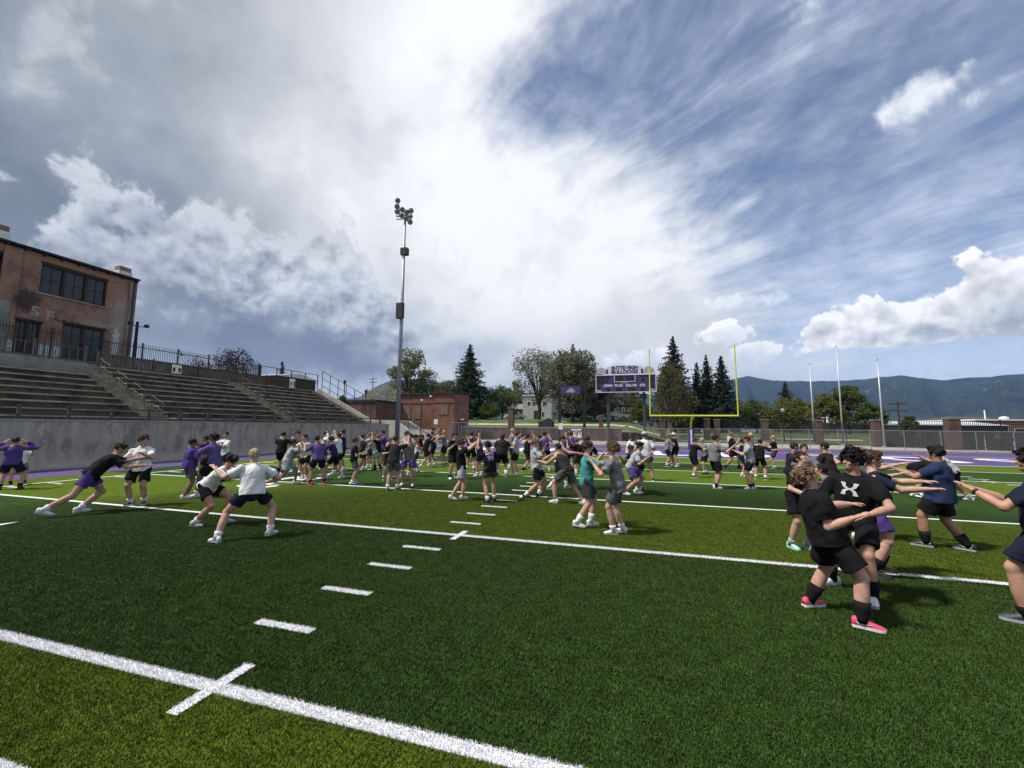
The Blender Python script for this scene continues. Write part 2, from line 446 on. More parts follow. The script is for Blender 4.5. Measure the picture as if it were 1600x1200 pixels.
child(MB().box(-21.32, WX+.03, -30, 34.2, WZ+.001, WZ+.07).build('coping', mat('pale_coping', (.38, .365, .33), .9, .3, 3.0)), o)

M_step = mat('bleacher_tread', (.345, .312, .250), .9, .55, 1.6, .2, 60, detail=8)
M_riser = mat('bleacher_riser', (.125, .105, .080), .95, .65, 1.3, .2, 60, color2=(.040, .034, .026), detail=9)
M_stair = mat('worn_stair_concrete', (.30, .265, .205), .9, .55, 2.4, .3, 30, detail=8)
M_rail = mat('galvanised_rail', (.085, .076, .066), .6, .25, 6.0, metal=.2)
RX, RZ = .69, .34
def nose(k): return -22.66-RX*k, 2.97+RZ*k
def section(y0, y1, k1, label):
    root = empty('bleacher', (-21.4, (y0+y1)/2, WZ)); tag(root, label, 'bleacher', 'concrete bleacher sections above the wall')
    for k in range(-2, k1+1):
        xn, z = nose(k); z0 = z-RZ
        xb = xn-RX
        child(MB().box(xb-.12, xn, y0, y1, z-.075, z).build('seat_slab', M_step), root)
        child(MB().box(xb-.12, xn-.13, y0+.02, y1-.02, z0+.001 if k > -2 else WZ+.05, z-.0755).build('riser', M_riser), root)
    return root
section(-18, 12.9, 5, 'concrete bleacher section with a parapet wall along its top, by the brick building')
section(14.25, 22.3, 7, 'concrete bleacher section between the two stairways, white sign above it')
section(23.6, 31.3, 7, 'concrete bleacher section ending at the sloping pipe rail by the light pole')
o = MB().box(-21.4, -21.28, -18, 31.6, WZ+.0705, WZ+.085).box(-30.5, -21.4, 12.95, 12.97, 2.0, 2.01).build('walkway', M_step); struct(o)
# earth and concrete that carries the stand
o = MB().add([(-21.35,-20,1.9),(-28.6,-20,5.1),(-60,-20,5.35),(-60,-20,-.3),(-21.35,-20,-.3),
              (-21.35,32.2,1.9),(-28.6,32.2,5.1),(-60,32.2,5.35),(-60,32.2,-.3),(-21.35,32.2,-.3)],
             [(4,3,2,1,0),(5,6,7,8,9),(0,1,6,5),(1,2,7,6),(2,3,8,7),(0,5,9,4)]).build('embankment', M_stair); struct(o)
o = MB().box(-45, -28.3, -20, 32.2, 5.2, 5.42).build('upper_terrace', M_stair); struct(o)
par = MB().box(-26.75, -26.5, -18, 12.9, 4.75, 5.34).build('parapet_wall', M_conc); tag(par, 'low pale concrete parapet above the top bleacher row by the brick building', 'wall')

def stairs(y0, y1, k1, label):
    root = empty('stairway', (-21.4, (y0+y1)/2, WZ)); tag(root, label, 'stairs', 'concrete stairways between the bleachers')
    n = 0
    for k in range(-2, k1+1):
        xn, z = nose(k)
        for h in (0, 1):
            zt = z-RZ+.17*(h+1)-.03; x1 = xn+.10-.345*h
            child(MB().box(x1-.50, x1, y0+.012, y1-.012, zt-.17, zt).build('step', M_stair), root)
    return root
stairs(12.9, 14.25, 7, 'worn concrete stairway with weeds nearest the brick building')
stairs(22.3, 23.6, 7, 'worn concrete stairway farther from the brick building')
stairs(31.3, 32.15, 7, 'narrow concrete stairway at the far end of the bleachers')
def hand_rail(yc, ks, label):
    for nth, k in zip(('lowest', 'second lowest', 'second highest', 'highest'), ks):
        xa, za = nose(k+1.35); xb, zb = nose(k)
        xa, xb = xa+.1, xb+.1; za -= .3; zb -= .3
        root = empty('hand_rail', (xb, yc, zb)); tag(root, nth+' '+label, 'railing', 'short stair hand rails')
        child(MB().tube([(xa, yc, za), (xa, yc, za+.9)], .019, 6).build('post', M_rail), root)
        child(MB().tube([(xb, yc, zb), (xb, yc, zb+.9)], .019, 6).build('post', M_rail), root)
        child(MB().tube([(xa, yc, za+.9), (xb, yc, zb+.9)], .019, 6).build('top_rail', M_rail), root)
        child(MB().tube([(xa, yc, za+.5), (xb, yc, zb+.5)], .016, 6).build('mid_rail', M_rail), root)
hand_rail(13.7, (-1.6, .6, 2.8, 5.0), 'of four pipe hand rails on the stairway nearest the brick building')
hand_rail(22.95, (-1.6, .6, 2.8, 5.0), 'of four pipe hand rails on the stairway farther from the brick building')

def guard_rail():
    root = empty('guard_rail', (-20.72, 10, WZ)); tag(root, 'grey pipe guard rail along the top of the retaining wall', 'railing')
    y = -12.4; ys = []
    while y < 33.6: ys.append(y); y += 1.56
    for q in ys:
        child(MB().box(-20.78, -20.68, q-.045, q+.045, WZ-.12, 2.68).build('post', M_rail), root)
    for z, h in ((2.60, .06), (2.29, .05), (2.17, .045)):
        child(MB().box(-20.755, -20.70, -14, 33.7, z-h/2, z+h/2).build('rail', M_rail), root)
guard_rail()

# iron picket fences on the terrace
M_iron = mat('black_iron', (.018, .018, .022), .5, .3, 8.0)
M_slat = mat('weathered_dark_slat', (.075, .066, .055), .85, .4, 3.0)
def picket_fence(name, pts, z0, z1, label, pitch=.115, thick=.02, mt=None, post=2.35, postw=.075, rails=(.12, .88), over=.10, group=None, tip=0.0):
    mt = mt or M_iron
    root = empty(name, (*pts[0], z0)); tag(root, label, 'fence', group)
    for a, b in zip(pts[:-1], pts[1:]):
        a, b = Vector((*a, 0)), Vector((*b, 0)); L = (b-a).length; d = (b-a)/L
        n = max(1, round(L/post))
        for i in range(n+1):
            q = a+d*(L*i/n)
            child(MB().box(q.x-postw/2, q.x+postw/2, q.y-postw/2, q.y+postw/2, z0-.1, z1+over).build('post', mt), root)
        for i in range(n):
            p0, p1 = a+d*(L*i/n), a+d*(L*(i+1)/n)
            g = MB(); m_ = int((p1-p0).length/pitch)
            for j in range(1, m_):
                q = p0+(p1-p0)*(j/m_)
                g.box(q.x-thick/2, q.x+thick/2, q.y-thick/2, q.y+thick/2, z0, z1+(tip if j % 2 else 0))
            o = child(g.build('pickets', mt), root); o['kind'] = 'stuff'
            for f in rails:
                z = z0+(z1-z0)*f
                child(MB().bar((p0.x, p0.y, z), (p1.x, p1.y, z), .035, .045).build('rail', mt), root)
    return root
picket_fence('iron_fence', [(-29.6, -6), (-29.6, 26.8)], 5.45, 7.42, 'tall black iron picket fence on the terrace below the brick building', tip=.05)
picket_fence('iron_fence', [(-29.6, 26.9), (-33.5, 27.6)], 5.45, 7.3, 'black iron picket fence turning back from the terrace corner by the purple tree')
picket_fence('slat_fence', [(-28.25, 14.3), (-28.25, 26.4)], 5.3, 6.25, 'low dark slatted guard fence behind the top bleacher row', pitch=.075, thick=.045, mt=M_slat, post=3.0, postw=.09)
picket_fence('slat_fence', [(-26.62, -4), (-26.62, 12.85)], 5.34, 6.2, 'heavy tube railing standing on the pale parapet wall', pitch=.34, thick=.04, mt=M_rail, post=2.2, postw=.1)

# sloping pipe rail and curb at the far end of the stand
def end_rail():
    xa, za = nose(7.6); xb, zb = nose(-2.6)
    o = MB().bar((xa, 32.3, za-.05), (xb, 32.3, zb-.05), .22, .42).build('sloping_curb', mat('pale_curb', (.36, .34, .30), .9, .3, 2.0))
    tag(o, 'pale sloping concrete curb at the end of the bleachers', 'curb')
    root = empty('pipe_rail', (xb, 32.9, zb)); tag(root, 'long black pipe rail sloping down beside the end stairs', 'railing')
    for i in range(8):
        t = i/7; x = xa+(xb-xa)*t; z = za+(zb-za)*t
        child(MB().tube([(x, 32.9, z-.6), (x, 32.9, z+2.0)], .035, 6).build('post', M_iron), root)
    for h in (.45, 1.2, 1.98):
        child(MB().tube([(xa, 32.9, za+h), (xb, 32.9, zb+h)], .028, 6).build('rail', M_iron), root)
    # level run of open fence along the top of the last section
    root = empty('top_rail_fence', (-29, 26, 5.4)); tag(root, 'open black pipe fence across the top of the last bleacher section', 'fence')
    for i in range(6):
        y = 24.2+i*1.72
        child(MB().tube([(-28.4, y, 5.3), (-28.4, y, 7.15)], .045, 6).build('post', M_iron), root)
    child(MB().tube([(-28.4, 24.2, 7.12), (-28.4, 32.9, 7.12)], .03, 6).build('rail', M_iron), root)
    child(MB().tube([(-28.4, 24.2, 6.2), (-28.4, 32.9, 6.2)], .03, 6).build('rail', M_iron), root)
end_rail()

M_white = mat('white_paint', (.74, .74, .73), .6, .15, 4.0)
M_black = mat('black_paint', (.014, .014, .017), .5, .3, 6.0)
def board_sign(x, y, z, w, h, label):
    root = empty('panel_sign', (x, y, z)); tag(root, label, 'sign', 'small white signs above the bleachers')
    child(MB().box(x, x+.03, y-w/2, y+w/2, z-h/2, z+h/2).build('panel', M_white), root)
    for s in (-1, 1): child(MB().box(x+.031, x+.04, y+s*w*.30-w*.12, y+s*w*.30+w*.12, z-h*.30, z+h*.18).build('dark_square', M_black), root)
    child(MB().box(x-.06, x-.005, y-w*.4, y-w*.34, z-h, z+h*.4).build('bracket', M_iron), root)
q = PX(276, 577, -28.1); board_sign(-28.1, q.y, q.z, .62, .62, 'white sign with two dark squares on the slatted fence')
q = PX(456, 599, -28.3); board_sign(-28.25, q.y, q.z, .62, .85, 'white sign with dark squares on the open pipe fence')
q = PX(277, 560, -29.4)
o = MB().tube([(-29.4, q.y, 5.4), (-29.4, q.y, 7.25), (-29.25, q.y, 7.38), (-29.1, q.y, 7.2)], .025, 6).build('gooseneck_lamp', M_iron); tag(o, 'small black gooseneck lamp above the slatted fence', 'lamp')
child(MB().tube([(-29.1, q.y, 7.2), (-29.1, q.y, 7.0)], [.05, .17], 10).build('lamp_shade', M_iron), o)

# ================================================================ brick
def brick_mat(name, c1, c2, mortar, bw=.22, bh=.075, extra=None, axes='yz', mort=.012):
    mt = bpy.data.materials.new(name); mt.use_nodes = True; t = mt.node_tree; N = NT(t); b = t.nodes['Principled BSDF']
    pos = N.node('ShaderNodeNewGeometry').outputs['Position']; x, y, z = N.xyz(pos)
    u = {'yz': y, 'xz': x, 'both': N.add(x, y)}[axes]
    br = N.node('ShaderNodeTexBrick'); N.put(br.inputs['Vector'], N.vec(u, z, 0.0)); br.inputs['Scale'].default_value = 1.0
    br.inputs['Brick Width'].default_value = bw; br.inputs['Row Height'].default_value = bh
    br.inputs['Mortar Size'].default_value = mort; br.inputs['Mortar Smooth'].default_value = .3
    br.inputs['Color1'].default_value = col4(c1); br.inputs['Color2'].default_value = col4(c2); br.inputs['Mortar'].default_value = col4(mortar)
    n = N.noise(pos, .8, 7, .65); n2 = N.noise(pos, 6.0, 5, .6)
    c = N.mix(N.ss(n, .40, .70), br.outputs[0], N.mix(1.0, br.outputs[0], (.55, .56, .60), 'MULTIPLY'))
    c = N.mix(N.mul(N.ss(n2, .50, .70), .45), c, N.mix(1.0, c, (1.45, 1.3, 1.2), 'MULTIPLY'))
    if extra: c = extra(N, c, pos, x, y, z, n, n2)
    N.put(b.inputs['Base Color'], c); b.inputs['Roughness'].default_value = .92; b.inputs['Specular IOR Level'].default_value = .15
    bp = N.node('ShaderNodeBump'); bp.inputs['Strength'].default_value = .5; bp.inputs['Distance'].default_value = .02
    N.put(bp.inputs['Height'], N.m('SUBTRACT', 1.0, br.outputs[1])); N.l.new(bp.outputs[0], b.inputs['Normal'])
    return mt
def old_paint(N, c, pos, x, y, z, n, n2):
    # peeling whitewash low down, grey soot patch, flaked pale patch near the corner
    low = N.ss(N.add(z, N.mad(n, 1.2, -.6)), 7.15, 6.75)
    c = N.mix(N.mul(low, N.ss(n2, .32, .52)), c, (.55, .56, .57))
    def patch(yc, zc, ry, rz, amp=1.4):
        a = N.m('DIVIDE', N.sub(y, yc), ry); b_ = N.m('DIVIDE', N.sub(z, zc), rz)
        e = N.sub(1.0, N.m('SQRT', N.add(N.mul(a, a), N.mul(b_, b_))))
        return N.ss(N.add(e, N.mad(n2, amp, -amp*.5)), .0, .35)
    c = N.mix(N.mul(patch(13.0, 9.5, .75, .85), .75), c, (.035, .034, .034))
    c = N.mix(N.mul(patch(18.0, 9.3, .8, 2.2, 2.4), .5), c, (.42, .40, .36))
    c = N.mix(N.mul(patch(17.75, 7.6, .28, 1.5, 2.2), .8), c, (.62, .62, .61))
    c = N.mix(N.mul(patch(16.6, 8.85, 1.3, .3, 2.0), .4), c, (.40, .38, .34))
    return c
M_brick = brick_mat('old_orange_brick', (.375, .165, .098), (.260, .122, .080), (.33, .285, .235), extra=old_paint)
M_glass = mat('dusty_glass', (.020, .024, .030), .18, .5, 1.5, spec=.5)
M_brown = mat('brown_window_frame', (.050, .024, .016), .7, .3, 4.0)
M_roof = mat('dark_roof_edge', (.028, .026, .028), .8, .3, 4.0)
def old_building():
    X = -33.0
    root = empty('brick_building', (X, 10, 5.4)); tag(root, 'old two storey orange brick building with peeling whitewash above the bleachers', 'building')
    # front wall pieces around real openings (y0, y1, z0, z1)
    ops = [(13.46, 16.92, 10.2, 12.08), (14.80, 17.05, 6.2, 8.5), (12.62, 13.78, 6.2, 8.22), (8.6, 11.9, 10.1, 12.0), (8.8, 11.4, 6.2, 8.2)]
    ys = sorted({2.0, 18.45} | {q for o_ in ops for q in o_[:2]}); zs = sorted({5.2, 12.66} | {q for o_ in ops for q in o_[2:]})
    g = MB()
    for a, b in zip(ys[:-1], ys[1:]):
        for c, d in zip(zs[:-1], zs[1:]):
            ym, zm = (a+b)/2, (c+d)/2
            if any(p[0] < ym < p[1] and p[2] < zm < p[3] for p in ops): continue
            g.box(X-.4, X, a, b, c, d)
    child(g.build('front_wall', M_brick), root)
    child(MB().box(X-14, X-.402, 2.0, 18.44, 5.2, 12.6).build('inner_mass', M_roof), root)
    child(MB().box(X-14, X-.001, 18.451, 18.75, 5.2, 12.75).build('corner_wall', M_brick), root)
    child(MB().box(X+.001, X+.14, 11.75, 12.52, 5.2, 12.55).build('pilaster', M_brick), root)
    child(MB().box(X+.1405, X+.19, 11.70, 12.25, 5.2, 9.2).build('concrete_base', M_conc), root)
    for (a, b, c, d), n in zip(ops, (3, 2, 2, 3, 2)):
        w = empty('window', (X, (a+b)/2, c)); child(w, root)
        child2 = lambda ob: child(ob, w)
        f = MB(); t = .09
        f.box(X-.22, X-.06, a, a+t, c, d).box(X-.22, X-.06, b-t, b, c, d).box(X-.22, X-.06, a+t, b-t, d-t, d).box(X-.22, X-.06, a+t, b-t, c, c+t)
        for i in range(1, n):
            q = a+(b-a)*i/n; f.box(X-.22, X-.05, q-.07, q+.07, c+t, d-t)
        o = f.build('frame', M_brown); o.parent = w; o.matrix_parent_inverse = Matrix.Translation(-Vector((X, (a+b)/2, c)))
        for i in range(n):
            q0, q1 = a+(b-a)*i/n+.075, a+(b-a)*(i+1)/n-.075
            o = MB().box(X-.18, X-.165, q0, q1, c+t, d-t).build('pane', M_glass); o.parent = w; o.matrix_parent_inverse = Matrix.Translation(-Vector((X, (a+b)/2, c)))
            gz = MB().box(X-.16, X-.14, (q0+q1)/2-.02, (q0+q1)/2+.02, c+t, d-t).box(X-.16, X-.14, q0, q1, (c+d)/2-.02, (c+d)/2+.02)
            o = gz.build('glazing_bar', M_brown); o.parent = w; o.matrix_parent_inverse = Matrix.Translation(-Vector((X, (a+b)/2, c)))
        o = MB().box(X-.05, X+.08, a-.1, b+.1, c-.12, c-.003).build('sill', M_conc); o.parent = w; o.matrix_parent_inverse = Matrix.Translation(-Vector((X, (a+b)/2, c)))
        o = MB().box(X+.002, X+.05, a-.05, b+.05, d+.003, d+.14).build('lintel', M_brown); o.parent = w; o.matrix_parent_inverse = Matrix.Translation(-Vector((X, (a+b)/2, c)))
    rf = child(MB().add([(X+.28,1.6,12.72),(X+.28,18.75,12.72),(X-14,18.85,14.2),(X-14,1.6,14.2),(X+.28,1.6,12.84),(X+.28,18.75,12.84),(X-14,18.85,14.4),(X-14,1.6,14.4)],
                 [(0,1,2,3),(7,6,5,4),(0,4,5,1),(1,5,6,2),(2,6,7,3),(3,7,4,0)]).build('roof', M_roof), root)
    for i in range(20):
        y = 2.4+i*.85
        child(MB().box(X+.002, X+.24, y, y+.10, 12.56, 12.70).build('rafter_end', M_roof), root)
    for yc, zt in ((11.55, 13.75), (17.95, 13.55)):
        ch = child(MB().box(X-.7, X-.05, yc-.42, yc+.42, 12.88, zt-.35).build('chimney', M_white), root)
        o = MB().box(X-.66, X-.09, yc-.36, yc+.36, zt-.349, zt).build('chimney_cap', M_brick); o.parent = ch
    child(MB().tube([(X+.12, 18.3, 12.5), (X+.12, 18.3, 5.3)], .07, 8).build('downpipe', M_conc), root)
    child(MB().tube([(X+.10, 18.52, 12.5), (X+.10, 18.52, 5.3)], .045, 8).build('downpipe', M_rail), root)
    # faded lettering and sprayed scrawl
    M_fade = mat('faded_white_lettering', (.50, .49, .46), .9, .6, 9.0, color2=(.24, .16, .12))
    M_spray = mat('faded_purple_spray', (.10, .075, .105), .9, .5, 6.0)
    for i, (ch, y, z) in enumerate((('S', 13.42, 8.92), ('F', 14.12, 8.80))):
        o = text_mesh('wall_letter', ch, .82, M_fade, bold=.03); orient(o, (X+.006, y, z), (0, 1, 0), (0, 0, 1)); child(o, root)
    pts = [(X+.012, 14.35+.045*i, 8.62+.13*sin(i*.75)*(1-.4*sin(i*.21))) for i in range(34)]
    child(MB().tube(pts, .022, 5).build('sprayed_scrawl', M_spray), root)
    return root
old_building()
def lamp_mast():
    q = PX(209, 560, -31.6)
    root = empty('floodlight_post', (-31.6, q.y, 5.4)); tag(root, 'dark wooden post with two small floodlights at the corner of the brick building', 'post')
    child(MB().tube([(-31.6, q.y, 5.3), (-31.6, q.y, 9.35)], [.12, .09], 8).build('post', M_roof), root)
    for s in (-1, 1):
        child(MB().bar((-31.6, q.y, 9.0), (-31.5, q.y+s*.45, 9.05), .05, .05).build('arm', M_roof), root)
        child(MB().cbox((-31.45, q.y+s*.52, 9.12), .25, .2, .22).build('floodlight', M_iron), root)
lamp_mast()

# ================================================================ stadium light mast
M_galv = mat('galvanised_steel', (.30, .315, .325), .45, .2, 3.0, metal=.5)
def light_mast():
    x, y = -20.1, 34.95
    root = empty('stadium_light', (x, y, 0)); tag(root, 'tall galvanised stadium light mast with a cluster of round floodlights', 'light mast')
    child(MB().tube([(x, y, -.1), (x, y, 12), (x, y, 23.9)], [.25, .19, .11], 14).build('mast', M_galv, smooth=True), root)
    c = PY(634, 336, y); right = Vector((.86, -.5, 0)).normalized()
    arm0, arm1 = Vector((x, y, 24.2))-right*2.0+Vector((0, 0, 1.0)), Vector((x, y, 24.2))+right*1.35+Vector((0, 0, -.15))
    child(MB().bar(arm0, arm1, .14, .16).build('cross_arm', M_galv), root)
    child(MB().bar(arm0-Vector((0, 0, .35)), arm1-Vector((0, 0, .35)), .10, .10).build('cross_arm', M_galv), root)
    child(MB().tube([arm0, arm0+Vector((0, 0, 2.0))], .04, 6).build('antenna', M_galv), root)
    M_lens = mat('floodlight_glass', (.22, .225, .235), .25, .3, 3.0, spec=.5)
    spots = [(622, 314), (621, 323), (621, 331), (629, 328), (628, 337), (635.5, 332), (635, 341.5), (642.5, 329.5), (641, 338), (641, 347)]
    for u, v in spots:
        q = PY(u, v, y+.2)
        f = child(MB().tube([q, q+Vector((.20, -.36, -.21)), q+Vector((.28, -.50, -.28))], [.10, .27, .29], 12).build('floodlight', M_iron, smooth=False), root)
        e = q+Vector((.283, -.505, -.283))
        o = MB().tube([e, e+Vector((.03, -.05, -.03))], [.27, .22], 12).build('lens', M_lens); child(o, f)
        foot = arm0+(arm1-arm0)*min(1, max(0, (u-614)/30))
        child(MB().tube([q, foot], .035, 6).build('bracket', M_galv), root)
    q = PY(633, 394, y)
    child(MB().cbox((q.x, q.y-.1, q.z), .75, .55, .75).build('loudspeaker', M_black), root)
    child(MB().bar((x, y, q.z-.4), (q.x, q.y, q.z-.2), .08, .08).build('speaker_bracket', M_galv), root)
    q = PY(626, 487, y)
    child(MB().cbox((x, y-.32, q.z), .75, .42, 1.65).build('ballast_box', mat('dark_ballast_box', (.030, .027, .026), .6)), root)
    child(MB().tube([(x+.12, y-.15, q.z+.8), (x+.25, y-.1, q.z+1.25), (x+.06, y-.12, q.z+2.0)], .035, 6).build('conduit', M_galv), root)
light_mast()

# ================================================================ goal post
def goal_post():
    M_y = mat('yellow_goal_paint', (.56, .60, .045), .4, .12, 4.0)
    y = 36.58; x = XC
    root = empty('goal_post', (x, y+1.9, 0)); tag(root, 'bright yellow football goal post with a purple padded base', 'goal post')
    pts = [(x, y+1.9, 0), (x, y+1.9, 1.3)]+[(x, y+1.9-1.9*(1-cos(a)), 1.3+1.68*sin(a)) for a in (pi/8, pi/4, 3*pi/8, pi/2)]
    child(MB().tube(pts, .085, 12).build('gooseneck', M_y, smooth=True), root)
    child(MB().tube([(x-3.556, y, 3.05), (x+3.556, y, 3.05)], .075, 12).build('crossbar', M_y, smooth=False), root)
    for s in (-1, 1): child(MB().tube([(x+s*3.556, y, 3.0), (x+s*3.5, y, 9.15)], .055, 10).build('upright', M_y), root)
    pad = child(MB().tube([(x, y+1.9, .02), (x, y+1.9, 1.95)], .27, 14).build('pad', mat('purple_pad', (.085, .050, .20), .5, .2, 3.0)), root)
    o = MB().box(x-.07, x+.07, y+1.9-.278, y+1.9-.262, .25, 1.85).build('pad_stripe', M_white); child(o, pad)
goal_post()

# ================================================================ scoreboard and signs
M_sbp = mat('scoreboard_purple', (.052, .038, .125), .6, .12, 2.0)
M_digit = mat('dark_digit_panel', (.016, .015, .024), .5, .4, 6.0)
M_post = mat('dark_steel_post', (.050, .055, .062), .5, .2, 3.0)
M_letp = mat('purple_letter', (.060, .038, .145), .6, .12, 3.0)
M_mark = mat('white_lettering', (.60, .60, .62), .6, .1, 3.0)
def scoreboard():
    Y = 53.0; x0, x1, z0, z1 = -1.57, 6.07, 6.53, 8.88
    root = empty('scoreboard', ((x0+x1)/2, Y, 0)); tag(root, 'purple scoreboard on two steel posts reading Butte High Bulldogs', 'scoreboard')
    child(MB().box(x0, x1, Y, Y+.35, z0, z1).build('cabinet', M_sbp), root)
    f = .09; y0, y1 = Y-.06, Y-.003
    child(MB().box(x0, x1, y0, y1, z1-f, z1).box(x0, x1, y0, y1, z0, z0+f).box(x0, x0+f, y0, y1, z0+f, z1-f).box(x1-f, x1, y0, y1, z0+f, z1-f).build('border', M_mark), root)
    W, H = x1-x0, z1-z0
    def X(u): return x0+(u-365)/(1432-365)*W
    def Z(v): return z1-(v-290)/(605-290)*H
    def panel(u0, u1, v0, v1, name='digit', m_=None): return child(MB().box(X(u0), X(u1), Y-.03, Y-.004, Z(v1), Z(v0)).build(name, m_ or M_digit), root)
    panel(385, 610, 312, 350, 'name_panel'); panel(1165, 1405, 295, 330, 'name_panel')
    for u in (395, 465): panel(u, u+55, 362, 455)
    panel(540, 590, 380, 425); panel(405, 445, 480, 540)
    for u in (720, 790, 905, 985): panel(u, u+68, 305, 400)
    panel(1180, 1230, 360, 405)
    for u in (1290, 1335): panel(u, u+50, 345, 440)
    panel(1345, 1390, 465, 525)
    for u, w in ((560, 60), (722, 50), (780, 50), (945, 50), (1003, 60), (1165, 62)): panel(u, u+w, 520, 590)
    g = MB(); a, b, c, d = X(700), X(1072), Z(420), Z(295); t = .07
    child(g.box(a, b, y0, y1, c, c+t).box(a, a+t, y0, y1, c+t, d).box(b-t, b, y0, y1, c+t, d).build('clock_frame', M_mark), root)
    def txt(s, u, v, size, sx=1.0, m_=None, y=Y-.012, bold=.012, name='lettering'):
        o = text_mesh(name, s, size, m_ or M_mark, bold=bold, sx=sx); orient(o, (X(u), y, Z(v)), (1, 0, 0), (0, 0, 1)); return child(o, root)
    for s, u in (('DOWN', 588), ('TO GO', 775), ('BALL ON', 1000), ('QTR', 1192)): txt(s, u, 483, .42, .78, bold=.02)
    txt('T.O.L', 425, 575, .30, .9, bold=.015); txt('T.O.L', 1365, 565, .30, .9, bold=.015)
    child(MB().box(X(820), X(945), Y-.02, Y-.004, Z(442), Z(434)).build('maker_strip', M_mark), root)
    # arched name board
    n = 14; a, b = X(555), X(1210); zb = z1+.10
    poly = [(a, zb)]+[(b, zb)]+[(b-(b-a)*i/n, zb+.62+.42*sin(pi*(.12+.76*i/n))+.12) for i in range(n+1)]
    g = MB(); k = len(poly)
    g.add([(x, Y, z) for x, z in poly]+[(x, Y+.15, z) for x, z in poly], [tuple(range(k)), tuple(range(k, 2*k))[::-1]]+[(i, k+i, k+(i+1) % k, (i+1) % k) for i in range(k)])
    child(g.build('name_board', M_mark), root)
    txt('BUTTE HIGH', 885, 290-118, .60, .98, M_letp, Y-.02, .028); txt('BULLDOGS', 885, 290-45, .66, 1.02, M_letp, Y-.02, .032)
    for s in (-1, 1):       # pale sculpted dog heads at both ends, drawn as rounded shields
        cx = X(470) if s < 0 else X(1310)
        pl = [(cx-.75, zb), (cx+.75, zb), (cx+.70, zb+.35), (cx+.45, zb+.75), (cx+.1, zb+.88), (cx-.3, zb+.82), (cx-.62, zb+.5)]
        if s > 0: pl = [(2*cx-x, z) for x, z in pl][::-1]
        g = MB(); k = len(pl)
        g.add([(x, Y-.01, z) for x, z in pl]+[(x, Y+.15, z) for x, z in pl], [tuple(range(k)), tuple(range(k, 2*k))[::-1]]+[(i, k+i, k+(i+1) % k, (i+1) % k) for i in range(k)])
        child(g.build('end_panel', mat('pale_grey_panel', (.42, .42, .44), .7, .4, 3.0)), root)
        c0 = X(575) if s < 0 else X(1195)
        child(MB().box(c0-.16, c0+.12, Y-.02, Y+.1, zb, zb+.62).build('dark_strip', M_letp), root)
    for u in (580, 1215): child(MB().box(X(u)-.17, X(u)+.17, Y+.36, Y+.7, -.1, z0+1.2).build('post', M_post), root)
    child(MB().box(X(600), X(1145), Y+.45, Y+.55, z0-.75, z0-.62).build('beam', M_post), root)
    child(MB().box(X(1145), X(1265), Y+.05, Y+.35, z0-.85, z0-.18).build('speaker_cabinet', M_black), root)
scoreboard()
def video_board():
    Y = 50.0; a, b = PY(876, 603, Y), PY(907, 616, Y)
    root = empty('logo_sign', ((a.x+b.x)/2, Y, 0)); tag(root, 'purple sign with a pale dog emblem hung between two tall dark posts', 'sign')
    child(MB().box(a.x, b.x, Y-.12, Y+.12, b.z, a.z).build('panel', M_sbp), root)
    child(MB().box(a.x-.04, b.x+.04, Y-.14, Y-.125, b.z-.05, b.z).box(a.x-.04, b.x+.04, Y-.14, Y-.125, a.z, a.z+.05).build('frame', M_black), root)
    cx, cz = (a.x+b.x)/2, (a.z+b.z)/2-.05
    pl = [(-.55, -.28), (.55, -.28), (.60, -.05), (.42, .05), (.35, .25), (.1, .33), (-.15, .22), (-.3, .05), (-.5, -.05)]
    child(MB().quad(*[(cx+x, Y-.13, cz+z) for x, z in pl]).build('emblem', mat('pale_emblem', (.36, .35, .42), .6, .5, 6.0)), root)
    for u in (874, 913):
        q = PY(u, 690, Y); child(MB().box(q.x-.16, q.x+.16, Y+.13, Y+.45, -.1, 7.2).build('post', M_black), root)
    child(MB().box(a.x-.3, b.x+.6, Y+.2, Y+.3, b.z+.1, b.z+.22).build('beam', M_black), root)
video_board()

# ================================================================ chain link fence round the track
def mesh_mat():
    mt = bpy.data.materials.new('chain_link'); mt.use_nodes = True; t = mt.node_tree; N = NT(t); b = t.nodes['Principled BSDF']
    pos = N.node('ShaderNodeNewGeometry').outputs['Position']; x, y, z = N.xyz(pos)
    u = N.add(x, N.mul(y, .35))
    a = N.m('ABSOLUTE', N.sub(N.m('FRACT', N.mul(N.add(u, z), 9.0)), .5)); c = N.m('ABSOLUTE', N.sub(N.m('FRACT', N.mul(N.sub(u, z), 9.0)), .5))
    w = N.m('MAXIMUM', N.m('LESS_THAN', a, .055), N.m('LESS_THAN', c, .055))
    b.inputs['Base Color'].default_value = (.20, .20, .20, 1); b.inputs['Metallic'].default_value = .4; b.inputs['Roughness'].default_value = .5
    N.put(b.inputs['Alpha'], w)
    return mt
M_mesh = mesh_mat()
def chain_fence(pts, h, label, post=2.6, group=None):
    root = empty('chain_link_fence', (*pts[0], 0)); tag(root, label, 'fence', group)
    for a, b in zip(pts[:-1], pts[1:]):
        a, b = Vector((*a, 0)), Vector((*b, 0)); L = (b-a).length; n = max(1, round(L/post))
        for i in range(n+(b.xy == Vector(pts[-1]))):
            q = a+(b-a)*(i/n); child(MB().tube([(q.x, q.y, -.1), (q.x, q.y, h+.05)], .035, 6).build('post', M_galv), root)
        child(MB().tube([(a.x, a.y, h), (b.x, b.y, h)], .028, 6).build('top_rail', M_galv), root)
        child(MB().quad((a.x, a.y, .05), (b.x, b.y, .05), (b.x, b.y, h), (a.x, a.y, h)).build('wire_mesh', M_mesh), root)
